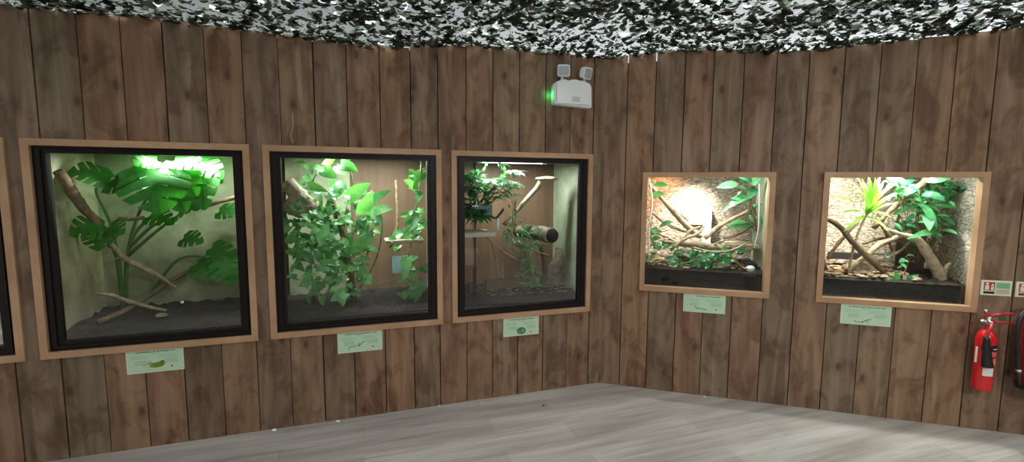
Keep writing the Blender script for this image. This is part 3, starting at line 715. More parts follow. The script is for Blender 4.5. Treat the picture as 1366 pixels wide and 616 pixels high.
for (cx, cy, d, n, spread, lab, ls, sd) in [(698,318,.24,60,26,'narrow-leaved bamboo-like plant in front of the cork tube',.085,5), (705,362,.25,34,16,'small narrow-leaved plant below the cork tube',.075,6), (688,285,.26,16,10,'sprig of narrow leaves on the lower part of the slanting branch',.05,7)]:
    random.seed(sd); t = thing('bamboo_plant', lab, 'plant', P('L', cx, cy+28, d)); fo = MB(); s = MB()
    for k in range(3):
        q = curve([P('L', cx+R(-4,4), cy+28, d), P('L', cx+R(-6,6), cy, d), P('L', cx+R(-spread,spread)*.6, cy-18, d)], 5); s.tube(q, .003, 5)
    for k in range(n):
        a = P('L', cx+R(-spread,spread), cy+R(-18,18), d+R(-.05,.05)); v = (UL*R(-1,1)+Vector((0,0,R(-.9,.5)))-NL*R(0,.5)).normalized(); L = R(.5,1.1)*ls
        fo.leaf(a, a+v*L, .014, toward('L'), 'lance', .1, .1, .05)
    s.build('stem', [M_stem], t); fo.build('foliage', [M_bamboo], t)
random.seed(3)
b = MB()
for i in range(60):
    c = P('L', R(640, 760), R(385, 404), R(.2, .5)); c.z = VW['W3'][2]+.085+R(0, .02); v = Vector((R(-1,1), R(-1,1), R(-.1,.1))).normalized(); b.tube([c, c+v*R(.02,.07)], .003, 4)
tag(b.build('fallen_twigs', [M_bark_pale]), 'litter of pale twigs and dead leaves on the floor below the wooden board', 'litter', kind='stuff')

# ---- vivarium at the left edge: only a strip shows
ground('L', VW['W0'], .12, 'pale littered floor of the vivarium at the left edge', M_cork)
t, fo = vines('L', (-10,400,.3), 'leafy plant in the vivarium at the left edge', [(-30,240,12,430,.15,.4,60,.05,.09)], [([(-10,440,.3),(0,340,.3),(-5,250,.3)], .006)], M_ficus, M_stem, 'lance', 'leafy_plant', 4)
fo.build('foliage', [M_ficus], t)

# ---- bright vivarium right of the corner
ground('R', VW['R1'], .14, 'band of dark soil along the bottom of the vivarium right of the corner', M_soil, .61, .012)
ground('R', VW['R2'], .135, 'band of dark soil along the bottom of the vivarium beside the extinguishers', M_soil, .61, .012)
branch('R', [(866,246,.2),(895,278,.28),(915,300,.34),(935,316,.38)], [.014,.022,.024,.018], 'thick pale branch slanting down from the upper left in the vivarium right of the corner', M_bark_pale)
branch('R', [(885,268,.3),(900,280,.36),(915,292,.4)], [.006,.007,.006], 'thin dark twig above the thick pale branch', M_bark_dark, name='twig')
branch('R', [(885,322,.2),(920,325,.24),(955,330,.26),(985,335,.3)], [.018,.03,.026,.014], 'pale crooked driftwood lying across the middle of the vivarium right of the corner', M_bark_pale, name='driftwood', twigs=[([(905,325,.22),(920,308,.26),(935,302,.3)],.014), ([(945,328,.26),(975,318,.2),(1000,312,.2)],.008)])
branch('R', [(940,318,.3),(962,300,.32),(985,288,.34),(1008,276,.36)], [.02,.018,.014,.01], 'white sunlit branch rising to the right', M_bark_pale)
branch('R', [(975,342,.15),(988,356,.16),(1002,370,.18)], [.011,.013,.012], 'reddish brown stick slanting down to the right corner of the soil', barkmat('red_stick', (.16,.07,.04), (.30,.14,.08)), name='stick')
branch('R', [(872,310,.2),(892,318,.2),(915,330,.22)], [.006,.006,.005], 'thin twig crossing the left leaves', M_bark, name='twig')
for i, (pts, lb) in enumerate([([(865,335,.15),(880,340,.15),(898,341,.15)], 'pale twig low at the left above a dead leaf'), ([(908,352,.12),(920,349,.12),(932,344,.12)], 'short pale twig slanting up over the soil'), ([(990,345,.2),(1000,335,.25),(1012,326,.3)], 'pale forked twig low on the right')]):
    branch('R', pts, [.004,.004,.003], lb, M_bark_pale, name='twig', seg=6)
b = MB(); _a = P('R', 918, 299, .585); _b = P('R', 938, 285, .585); b.wbox('R', (_a-O).dot(UR), (_b-O).dot(UR), _a.z, _b.z, .585, .618); tag(b.build('cork_block', [mat('tan_card', (.52,.42,.20), .7)], origin=W('R',.68,1.355,.6)), 'small tan square block fixed on the back behind the driftwood', 'block')
b = MB(); _a = P('R', 938, 320, .5); _b = P('R', 950, 276, .5); b.wbox('R', (_a-O).dot(UR), (_b-O).dot(UR), _a.z-.12, _b.z, .50, .60); tag(b.build('white_box', [mat('white_foam', (.7,.72,.68), .6)], origin=W('R',.8,1.2,.55)), 'white upright box glowing behind the driftwood', 'box', )
b = MB(); A_ = W('R', .98, 1.10, .3)
b.box8([W('R', .93, 1.085, .22), W('R', 1.135, 1.085, .22), W('R', 1.135, 1.105, .22), W('R', .93, 1.105, .22), W('R', .93, 1.085, .5), W('R', 1.135, 1.085, .5), W('R', 1.135, 1.105, .5), W('R', .93, 1.105, .5)]); tag(b.build('pale_shelf', [M_bark_pale], origin=A_), 'pale shelf on the right wall of the vivarium right of the corner', 'shelf')
b = MB(); q = curve([P('R', 1013, 245, .1), P('R', 1012, 300, .1), P('R', 1006, 330, .12)], 6); b.tube(q, .004, 6); tag(b.build('cable', [M_white], origin=q[0]), 'pale cable running down the right side behind the glass', 'cable')
b = MB(); q = curve([P('R', 866, 238, .1), P('R', 870, 270, .1), P('R', 865, 315, .1), P('R', 866, 350, .12)], 6); b.tube(q, .005, 6); tag(b.build('cable', [M_white], origin=q[0]), 'white cable hanging down the left side behind the glass', 'cable')
b = MB(); c = P('R', 992, 383, .12); c = P('R', 1001, 362, .14); b.lathe(c, (0,0,1), [(0,.024),(.02,.03),(.035,.026),(.042,.012)], 14); tag(b.build('white_bulb', [M_white], origin=c), 'small round white dish standing at the right end of the soil', 'dish')
for i, (pts, r_, lb, mm) in enumerate([
   ([(870,283,.25),(885,296,.3),(905,306,.34),(925,312,.36)], .012, 'pale twig under the thick pale branch on the left', M_bark_pale),
   ([(898,330,.14),(915,318,.16),(930,312,.2),(940,300,.25)], .012, 'arched pale stick crossing above the driftwood', M_bark_pale),
   ([(925,330,.12),(950,336,.12),(975,334,.14),(1000,322,.2)], .009, 'long thin root running right along the driftwood', M_bark_pale),
   ([(965,318,.3),(985,312,.3),(1005,300,.3)], .010, 'brown knobbly stick behind the hanging leaves', M_bark),
   ([(870,352,.12),(885,347,.14),(905,350,.16)], .006, 'thin stick on the chips at the left end of the soil', M_bark_pale),
   ([(935,360,.12),(960,358,.14),(985,352,.16)], .006, 'thin stick half hidden in the low shrub', M_bark)]):
    branch('R', pts, [r_*.8, r_*1.1, r_*.7], lb, mm, name='stick', cat='stick')
b = MB(); b.rock(P('R', 925, 345, .36), .16, .08, .10, 21); tag(b.build('bark_slab', [M_cork], origin=P('R',925,345,.36)), 'rough bark slab behind the low shrub right of the room corner', 'bark')
c_ = P('R', 988, 300, .4); b = MB(); b.rock(c_, .05, .04, .05, 22); tag(b.build('bark_knot', [M_chip], origin=c_), 'knobbly reddish bark lump behind the hanging leaves', 'bark')
def bigleaf_plant(side, rootp, label, leaves, scat, m, seed, name='leafy_shrub', stemr=.006):
    random.seed(seed); t = thing(name, label, 'plant', P(side, *rootp)); fo = MB(); s = MB(); N = NL if side == 'L' else NR
    for (a, b_, w_) in leaves:
        A, B = P(side, *a), P(side, *b_); fo.leaf(A, B, w_, toward(side, .5, .25), 'lance', .1, .12, .02)
        s.tube(curve([P(side, *rootp), (P(side, *rootp)+A)/2+N*.03, A], 4), .0025, 5)
    for (x0, y0, x1, y1, d0, d1, n, l0, l1, wr) in scat:
        for i in range(n):
            A = P(side, R(x0, x1), R(y0, y1), R(d0, d1)); v = ((UL if side == 'L' else UR)*R(-1, 1)+Vector((0, 0, R(-.7, .6)))-N*R(0, .7)).normalized(); L = R(l0, l1)
            fo.leaf(A, A+v*L, L*wr, toward(side, .5), 'lance', .1, .15, .05)
            if i % 5 == 0: s.tube([P(side, rootp[0]+R(-15, 15), rootp[1], rootp[2]), A], .0018, 4)
    s.build('stem', [M_bark], t); fo.build('foliage', [m], t); return t
bigleaf_plant('R', (930,372,.25), 'low leafy shrub spreading over the middle of the soil right of the room corner', [((905,345,.15),(890,352,.12),.05), ((930,360,.12),(942,372,.1),.06)], [(895,332,985,352,.12,.3,80,.045,.085,.5), (868,322,905,352,.15,.3,24,.04,.07,.6), (920,350,965,365,.12,.2,18,.035,.065,.5)], M_ficus, 31)
bigleaf_plant('R', (1010,310,.3), 'broad-leaved plant hanging from the upper right of the vivarium right of the corner', [((1002,262,.28),(962,282,.16),.055), ((1000,268,.28),(975,264,.2),.06), ((1008,250,.28),(998,266,.2),.07), ((1003,300,.3),(968,305,.18),.055), ((998,296,.28),(970,300,.2),.05), ((1000,245,.25),(1016,238,.2),.06), ((985,245,.3),(955,250,.25),.06), ((1005,240,.25),(985,236,.2),.06), ((1008,288,.3),(1018,300,.25),.04)], [(985,238,1016,300,.2,.35,18,.04,.07,.4)], M_ficus, 32)
bigleaf_plant('R', (868,330,.15), 'climbing plant along the left side of the vivarium right of the corner', [((872,246,.15),(893,248,.1),.05), ((868,262,.15),(888,258,.1),.06), ((880,302,.15),(898,296,.1),.05), ((868,305,.12),(880,312,.1),.05), ((868,320,.12),(882,316,.1),.04)], [(864,240,876,330,.1,.2,10,.03,.05,.5)], M_pothos, 33)
b = MB(); b.leaf(P('R', 868, 346, .12), P('R', 882, 343, .1), .06, toward('R'), 'lance', .1, .3); tag(b.build('dead_leaf', [mat('tan_leaf', (.45,.33,.15), .6)], origin=P('R',868,346,.12)), 'curled tan dead leaf at the lower left above the soil', 'leaf')
def chips(side, w, h, n, label, seed, x0, x1):
    random.seed(seed); b = MB()
    for i in range(n):
        c = W(side, R(w[0]+x0, w[0]+x1), w[2]+h+R(-.005, .012), R(.09, .5)); v = Vector((R(-1, 1), R(-1, 1), R(-.25, .25))).normalized(); L = R(.015, .05)
        b.rock(c, L*.6, L*.35, .008, i, .5, rot=R(0, 3))
    tag(b.build('wood_chips', [M_chip]), label, 'wood chips', kind='stuff')
chips('R', VW['R1'], .152, 90, 'scattered wood chips along the soil in the vivarium right of the corner', 1, .05, .75)
chips('R', VW['R2'], .15, 190, 'scattered pale wood chips along the soil beside the extinguishers', 2, .03, .62)

# ---- bright vivarium beside the extinguishers
for i, (pts, r_, lb, mm) in enumerate([
   ([(1150,325,.34),(1175,318,.34),(1200,322,.36),(1225,335,.38)], .010, 'twisting root behind the tan crooked branch', M_bark),
   ([(1180,345,.3),(1200,335,.3),(1215,322,.3)], .009, 'short stick leaning up behind the small seedling', M_bark),
   ([(1105,372,.12),(1125,368,.14),(1150,372,.16)], .007, 'thin stick lying on the chips at the far left', M_bark_pale),
   ([(1210,384,.12),(1230,380,.14),(1262,386,.16)], .006, 'thin stick lying on the soil right of the seedling', M_bark_pale),
   ([(1245,330,.3),(1255,310,.3),(1262,290,.3)], .007, 'thin dark stem rising beside the right cork wall', M_bark),
   ([(1170,290,.32),(1182,312,.32),(1190,335,.34)], .008, 'hanging root below the rosette plant', M_bark)]):
    branch('R', pts, [r_*.8, r_*1.1, r_*.7], lb, mm, name='stick', cat='stick')
t = thing('dracaena', 'striped rosette plant with long arching yellow-green leaves at the upper left', 'plant', P('R', 1133, 372, .2)); s = MB(); fo = MB()
q = curve([P('R', 1132, 372, .2), P('R', 1136, 340, .22), P('R', 1145, 310, .24), P('R', 1155, 288, .25)], 6); s.tube(q, np.linspace(.009, .008, len(q)), 8); s.build('stem', [M_bark_pale], t)
random.seed(8)
for (x, y, d, w_) in [(1130,238,.15,.035),(1143,236,.2,.04),(1158,232,.2,.045),(1168,236,.2,.045),(1180,240,.25,.035),(1112,246,.12,.03),(1210,252,.25,.03),(1205,238,.22,.03),(1110,262,.12,.03),(1125,310,.12,.03),(1190,290,.15,.03),(1186,310,.12,.028),(1120,285,.12,.028),(1200,270,.2,.03),(1150,238,.3,.035),(1175,232,.3,.03)]:
    a = P('R', 1157+R(-3, 3), 286+R(-4, 2), .25); fo.leaf(a, P('R', x, y, d), w_, -NR*.6+Vector((0, 0, 1)), 'grass', .12, .15, .0)
fo.build('foliage', [M_drac], t)
branch('R', [(1100,290,.15),(1120,302,.18),(1135,320,.2),(1160,345,.22),(1180,362,.24)], [.012,.018,.020,.022,.022], 'grey diagonal branch crossing the left of the vivarium beside the extinguishers', M_bark)
branch('R', [(1104,345,.2),(1118,325,.24),(1135,305,.3),(1150,290,.35)], [.010,.012,.012,.01], 'brown branch crossing behind the grey diagonal branch', M_bark)
branch('R', [(1128,362,.25),(1150,345,.28),(1175,325,.3),(1200,315,.3),(1215,308,.3)], [.018,.018,.02,.016,.012], 'tan crooked branch running right from the wood chips', M_bark_pale, twigs=[([(1190,318,.3),(1180,300,.28),(1188,285,.28)],.009)])
branch('R', [(1165,305,.3),(1200,270,.28),(1222,252,.26),(1238,238,.25)], [.014,.018,.020,.022], 'thick grey branch rising to the upper right of the bright vivarium', M_bark, twigs=[([(1205,268,.28),(1190,250,.28),(1190,236,.28)],.008)])
branch('R', [(1180,305,.2),(1200,312,.2),(1222,318,.2),(1232,330,.22),(1250,360,.24),(1258,380,.25)], [.014,.014,.02,.030,.034,.036], 'stout forked trunk standing on the soil to the right', M_bark_pale, name='trunk', twigs=[([(1256,372,.25),(1262,358,.25),(1268,350,.25)],.026)])
branch('R', [(1092,308,.12),(1096,335,.12),(1102,360,.12)], [.010,.011,.014], 'dark upright branch at the left edge above the wood chips', M_bark, twigs=[([(1094,312,.12),(1105,302,.14)],.008)])
b = MB(); b.rock(P('R', 1150, 365, .35), .15, .08, .07, 12); tag(b.build('bark_slab', [M_cork], origin=P('R',1150,365,.35)), 'curved bark slab lying among the wood chips', 'bark')
b = MB(); _a = P('R', 1192, 385, .6); _b = P('R', 1250, 298, .6); b.wbox('R', (_a-O).dot(UR), (_b-O).dot(UR), _a.z, _b.z, .60, .618); tag(b.build('black_board', [M_dark], origin=W('R',2.08,.9,.61)), 'black board behind the trunk in the lower right of the bright vivarium', 'board')  # dark sheet stands in for the shade of the hollow here
b = MB(); _a = P('R', 1107, 345, .5); _b = P('R', 1150, 338, .5); b.wbox('R', (_a-O).dot(UR), (_b-O).dot(UR), _a.z, _b.z, .50, .55); tag(b.build('black_water_tray', [M_black], origin=W('R',1.6,1.0,.52)), 'long black tray behind the branches at the left of the bright vivarium', 'tray')
bigleaf_plant('R', (1225,350,.3), 'big broad-leaved plant filling the right half of the vivarium beside the extinguishers',
  [((1255,310,.3),(1210,318,.12),.05), ((1250,308,.3),(1278,312,.15),.05), ((1230,258,.25),(1262,268,.15),.07), ((1228,270,.25),(1250,305,.15),.05), ((1235,285,.25),(1240,308,.12),.06), ((1240,290,.3),(1268,288,.2),.04), ((1245,262,.3),(1280,258,.25),.05), ((1225,250,.25),(1200,262,.2),.05), ((1230,240,.25),(1270,238,.2),.07), ((1205,240,.25),(1180,236,.2),.06), ((1245,245,.3),(1285,252,.25),.04), ((1240,275,.3),(1280,278,.22),.035)],
  [(1185,236,1275,262,.2,.4,50,.06,.11,.4), (1190,262,1268,312,.25,.42,80,.055,.11,.36), (1210,300,1250,330,.3,.42,22,.04,.08,.36)], M_ficus, 41)
bigleaf_plant('R', (1200,385,.18), 'small bright-leaved seedling on the soil in front of the trunk', [((1196,378,.15),(1184,366,.1),.04), ((1200,380,.15),(1192,360,.12),.035), ((1204,378,.15),(1222,372,.1),.045), ((1206,376,.15),(1226,366,.1),.04), ((1200,382,.14),(1208,392,.1),.035)], [(1176,340,1215,358,.15,.25,9,.03,.05,.5)], M_ficus, 42)
for i in range(2):
    b = MB(); b.wbox('R', 1.95, 2.10, .99+.05*i, 1.0+.05*i, .50, .52); tag(b.build('grille_slat', [M_steel], origin=W('R',2.0,.99,.5)), ['lower','upper'][i]+' thin pale bar gleaming in the dark behind the trunk', 'bar')

# ================================================================== THINGS ON THE WALLS
def card(side, u0, u1, z0, z1, label, pic):
    """species card hung under a vivarium; left = larger u on the left wall"""
    t = thing('information_card', label, 'sign', W(side, (u0+u1)/2, z0, 0), 'species cards under the vivariums')
    dz = z1-z0; fl = -1 if side == 'L' else 1; ua = max(u0, u1) if side == 'L' else min(u0, u1); L = abs(u1-u0)
    def X(s): return ua+fl*s*L
    def strip(b, s0, s1, y0, y1, lift=.0035): 
        a, c = X(s0), X(s1); b.wbox(side, min(a, c), max(a, c), z0+y0*dz, z0+y1*dz, -lift-.006, -.0055)
    b = MB(); b.wbox(side, min(u0, u1), max(u0, u1), z0, z1, -.0055, -.001); b.build('card', [M_signedge], t)
    b = MB(); strip(b, .015, .985, .03, .97, .0003); b.build('printed_face', [M_sign], t)
    h = MB(); rnd = random.Random(label); s = .16 if pic != 'gecko' else .3
    while s < .86:
        w_ = rnd.uniform(.018, .03); strip(h, s, s+w_, .87, .915, .0006); s += w_+rnd.choice((.004, .004, .004, .02))
    h.build('heading_text', [M_sigtext], t)
    h = MB()
    strip(h, .43, .57, .80, .825, .0006)
    for y in (.73, .67, .61): strip(h, .08, .42-rnd.uniform(0, .08), y, y+.018, .0006); strip(h, .55, .93-rnd.uniform(0, .1), y, y+.018, .0006)
    for y in (.54, .50, .46, .42, .38): strip(h, .14, .40-rnd.uniform(0, .05), y-.02, y, .0006); strip(h, .66, .93-rnd.uniform(0, .05), y, y+.02, .0006)
    h.build('small_text', [M_sigfaint], t)
    b = MB(); U = UL*fl if side == 'L' else UR; N = NL if side == 'L' else NR
    def Q(s, y, l=.0068): return W(side, X(s), z0+y*dz, -l)
    def blob(b, s, y, r, sy=1): 
        n = 14; c = Q(s, y, .007); vs = [c+U*math.cos(a)*r+Vector((0, 0, math.sin(a)*r*sy)) for a in [2*PI*k/n for k in range(n)]]; b.add([c]+vs, [(0, 1+(k+1) % n, 1+k) for k in range(n)])
    green = mat('animal_print', {'snake': (.25, .38, .03), 'lizard': (.06, .22, .13), 'coil': (.03, .20, .12), 'gecko': (.16, .30, .05), 'dragon': (.22, .30, .12)}[pic], .5)
    def line(pts, r): 
        q = curve([Q(*p) for p in pts], 5); b.tube(q, r, 6)
    if pic == 'snake':
        line([(.28,.33),(.36,.38),(.42,.46),(.40,.30),(.44,.20)], .0022)
        for s_, y_, r_ in ((.46,.32,.014),(.50,.30,.015),(.54,.32,.016),(.58,.33,.016),(.61,.36,.016),(.62,.42,.012)): blob(b, s_, y_, r_)
    elif pic == 'lizard':
        line([(.26,.12),(.24,.2),(.28,.28),(.38,.30),(.46,.33),(.52,.40),(.58,.50)], [.0012]*0 or .0022); line([(.46,.33),(.49,.24)], .0018); line([(.5,.38),(.47,.44)], .0015)
        blob(b, .49, .36, .006); blob(b, .585, .5, .0045)
    elif pic == 'coil':
        for k in range(3): line([(.5+math.cos(a)*(.12-.03*k), .27+math.sin(a)*(.17-.045*k)) for a in np.linspace(0, 2*PI, 12)], .0028)
        blob(b, .49, .28, .008); blob(b, .40, .36, .006, .5)
    elif pic == 'gecko':
        line([(.28,.32),(.33,.23),(.42,.22),(.5,.20),(.58,.14)], .003); blob(b, .36, .225, .009, .5); blob(b, .29, .31, .004)
    else:
        line([(.28,.20),(.34,.14),(.42,.15),(.5,.22),(.56,.29),(.62,.31)], .0028); line([(.54,.24),(.57,.12)], .002); line([(.47,.18),(.44,.10)], .0018); blob(b, .51, .24, .007, .6)
    b.build('animal_picture', [green], t)
    if pic != 'dragon':
        b = MB(); blob(b, .78, .21 if pic != 'coil' else .16, .0055); 
        b.build('red_emblem', [mat('emblem_red', (.42, .03, .06), .5)], t)
card('L', 3.041, 2.760, .4515, .589, 'pale green card with a coiled yellow-green snake under the swiss cheese plant vivarium', 'snake')
card('L', 1.909, 1.630, .4485, .586, 'pale green card with a long-tailed lizard under the vine vivarium', 'lizard')
card('L', .785, .511, .447, .583, 'pale green card with a coiled dark green snake under the slanting branch vivarium', 'coil')
card('R', .604, .888, .627, .761, 'pale green card with a green gecko under the vivarium right of the corner', 'gecko')
card('R', 1.604, 1.8915, .6265, .761, 'pale green card with a sandy lizard under the vivarium beside the extinguishers', 'dragon')

# fire point signs
M_cream = mat('glow_cream', (.74, .78, .58), .4); M_sred = mat('sign_red', (.42, .015, .02), .45); M_sgreen = mat('sign_green', (.25, .55, .32), .45); M_sblack = mat('sign_black', (.01, .01, .01), .5); M_spink = mat('sign_faint', (.62, .55, .42), .5)
def fire_sign(u0, label, bar, mbar):
    t = thing('fire_extinguisher_sign', label, 'sign', W('R', u0+.08, .877, 0), 'signs above the fire extinguishers'); z0, z1 = .877, .972; L = .154
    def st(m, name, a, c, y0, y1, l): b = MB(); b.wbox('R', u0+a*L, u0+c*L, z0+y0*.095, z0+y1*.095, -l, -.001); b.build(name, [m], t)
    st(M_cream, 'plate', 0, 1, 0, 1, .004); st(M_sred, 'red_panel', .10, .46, .32, .88, .0048); st(mbar, bar, .10, .46, .10, .26, .0048)
    st(M_sgreen, 'green_panel', .5, .95, .48, .88, .0048); st(M_spink, 'cream_panel', .5, .95, .10, .44, .0048)
    b = MB(); b.wbox('R', u0+.14*L, u0+.27*L, z0+.36*.095, z0+.66*.095, -.0054, -.001); b.wbox('R', u0+.16*L, u0+.25*L, z0+.69*.095, z0+.84*.095, -.0054, -.001)
    b.wbox('R', u0+.33*L, u0+.43*L, z0+.36*.095, z0+.58*.095, -.0054, -.001); b.wbox('R', u0+.34*L, u0+.42*L, z0+.62*.095, z0+.76*.095, -.0054, -.001); b.build('pictogram', [M_cream], t)
    b = MB()
    for y in (.78, .70, .62, .54): b.wbox('R', u0+.54*L, u0+.9*L, z0+y*.095, z0+(y+.02)*.095, -.0053, -.001)
    for y in (.36, .28, .20): b.wbox('R', u0+.53*L, u0+.9*L, z0+y*.095, z0+(y+.015)*.095, -.0053, -.001)
    b.build('small_text', [M_sigtext], t)
fire_sign(2.348, 'cream fire sign with a black bar, above the extinguisher with the black horn', 'black_bar', M_sblack)
fire_sign(2.522, 'cream fire sign with a red bar, cut by the right edge of the photo', 'red_bar', M_sred)

# CO2 extinguisher
def extinguisher_co2():
    N = -NR; base_ = W('R', 2.358, .300, -.085); r = .0495; up = Vector((0, 0, 1))
    t = thing('fire_extinguisher', 'bright red fire extinguisher with a black discharge horn hung below the black-barred sign', 'fire extinguisher', base_, 'fire extinguishers on the right wall')
    b = MB(); b.lathe(base_, up, [(0, r*.86), (.006, r*.97), (.015, r), (.31, r), (.33, r*.97), (.352, r*.84), (.368, r*.60), (.378, r*.40), (.386, r*.34), (.41, r*.32)], 32); b.build('cylinder', [M_red], t)
    b = MB(); c = base_+up*.41; b.lathe(c, up, [(0, .017), (.03, .017), (.034, .013), (.05, .013)], 16); b.tube([c+up*.018-UR*.04, c+up*.018+UR*.03], .009, 12); b.tube([c+up*.018, c+up*.018+N*.035], .012, 12); b.build('valve', [M_steel], t)
    b = MB(); q = [c+up*.05, c+up*.062+UR*.03, c+up*.072+UR*.075, c+up*.078+UR*.12]
    for a, d_ in zip(q, q[1:]): b.tube([a, d_], .008, 8)
    b.tube([c+up*.04-UR*.014, c+up*.062-UR*.012, c+up*.078+UR*.0], .009, 8); b.build('squeeze_lever', [M_reddark], t)
    b = MB(); b.tube([c+up*.022+UR*.02, c+up*.02+UR*.07, c+up*.014+UR*.135], .007, 8); b.build('carry_handle', [M_reddark], t)
    b = MB(); b.tube([c+up*.05-UR*.01, c+up*.085-UR*.016], .004, 6); b.lathe(c+up*.082-UR*.016, UR, [(-.008, .011), (.008, .011)], 12); b.build('pin_ring', [M_steel], t)
    b = MB(); b.box8([c+up*.030+UR*.05+N*.006, c+up*.030+UR*.085+N*.006, c+up*.052+UR*.08+N*.006, c+up*.052+UR*.05+N*.006, c+up*.030+UR*.05, c+up*.030+UR*.085, c+up*.052+UR*.08, c+up*.052+UR*.05]); b.build('safety_tag', [mat('tag_green', (.02,.12,.04), .5)], t)
    b = MB(); h0 = c+up*.018+N*.035; b.tube(curve([h0, h0+N*.022-up*.02-UR*.015, h0+N*.026-up*.05-UR*.03, h0+N*.022-up*.085-UR*.035], 6), .009, 10)
    b.build('hose', [M_reddark], t)
    h1 = h0+N*.023-up*.075-UR*.034; ax = (-up*1+UR*.10).normalized(); b = MB(); b.lathe(h1, ax, [(0, .012), (.02, .015), (.06, .019), (.12, .023), (.19, .028), (.192, .025), (.18, .023)], 20); b.build('discharge_horn', [M_black], t)
    def wrap(name, m, z0, z1, a0, a1, k=1.012):
        b = MB(); n = 10; vs = []; 
        for i in range(n+1):
            a = a0+(a1-a0)*i/n; d = (N*math.cos(a)+UR*math.sin(a))
            vs += [base_+up*z0+d*r*k, base_+up*z1+d*r*k]
        b.add(vs, [(2*i, 2*i+2, 2*i+3, 2*i+1) for i in range(n)], True); b.build(name, [m], t)
    wrap('black_band', M_black, .255, .292, -.9, 1.25); wrap('band_stripe', M_label, .266, .272, .25, 1.15, 1.02)
    wrap('instruction_label', M_label, .10, .150, -.55, .55); wrap('side_label', M_label, .17, .27, -1.5, -1.2); wrap('small_label', mat('faded_label', (.7,.25,.22), .5), .17, .21, .35, .95)
    b = MB()
    for z in (.16, .225, .235, .245): wrap('print_line', mat('print_white', (.75,.35,.33), .5), z, z+.004, .1, 1.1, 1.014)
    b = MB(); br = W('R', 2.345, .62, 0); b.wbox('R', 2.35, 2.37, .50, .56, -.034, -.001); b.build('wall_bracket', [M_black], t)
extinguisher_co2()
def extinguisher_foam():
    N = -NR; base_ = W('R', 2.60, .335, -.105); r = .083; up = Vector((0, 0, 1))
    t = thing('fire_extinguisher', 'larger red fire extinguisher with a black hose, cut by the right edge of the photo', 'fire extinguisher', base_, 'fire extinguishers on the right wall')
    b = MB(); b.lathe(base_+up*.03, up, [(0, r), (.33, r), (.37, r*.93), (.41, r*.7), (.43, r*.35), (.445, .02), (.46, .02)], 32); b.build('cylinder', [M_red], t)
    b = MB(); b.lathe(base_, up, [(0, r*.9), (.004, r*1.03), (.04, r*1.03), (.042, r*.99)], 32); b.build('base_skirt', [M_black], t)
    c = base_+up*.48; b = MB(); b.lathe(c, up, [(0, .02), (.04, .02), (.045, .012)], 16); b.tube([c+up*.02, c+up*.02-UR*.03], .012, 10); b.build('valve', [M_black], t)
    b = MB(); b.tube([c+up*.045-UR*.02, c+up*.06+UR*.04, c+up*.075+UR*.11], .009, 8); b.build('squeeze_lever', [M_black], t)
    b = MB(); b.tube([c+up*.02, c+up*.015+UR*.12], .008, 8); b.build('carry_handle', [M_black], t)
    # hose from the valve, looping left and down to the clip at the foot
    pts = [c+up*.02-UR*.02, c+up*.02-UR*.07+N*.02, c-up*.03-UR*.125+N*.04, c-up*.13-UR*.135+N*.05, c-up*.24-UR*.120+N*.045, c-up*.36-UR*.105+N*.04]
    b = MB(); b.tube(curve(pts, 8), .013, 12); b.build('hose', [M_black], t)
    e = pts[-1]; b = MB(); b.lathe(e, (-up+UR*.15), [(0, .014), (.03, .015), (.06, .010), (.09, .009)], 14); b.build('nozzle', [M_black], t)
    b = MB(); b.tube([e+up*.01, e-up*.005], .0165, 14); b.build('nozzle_ring', [M_steel], t)
    b = MB(); n = 8; vs = []
    for i in range(n+1):
        a = -1.25+.85*i/n; d = (N*math.cos(a)+UR*math.sin(a)); vs += [base_+up*.27+d*r*1.01, base_+up*.37+d*r*1.01]
    b.add(vs, [(2*i, 2*i+2, 2*i+3, 2*i+1) for i in range(n)], True); b.build('instruction_label', [M_label], t)
    b = MB(); b.wbox('R', 2.55, 2.60, .66, .76, -.028, -.001); b.build('wall_bracket', [M_reddark], t)
extinguisher_foam()

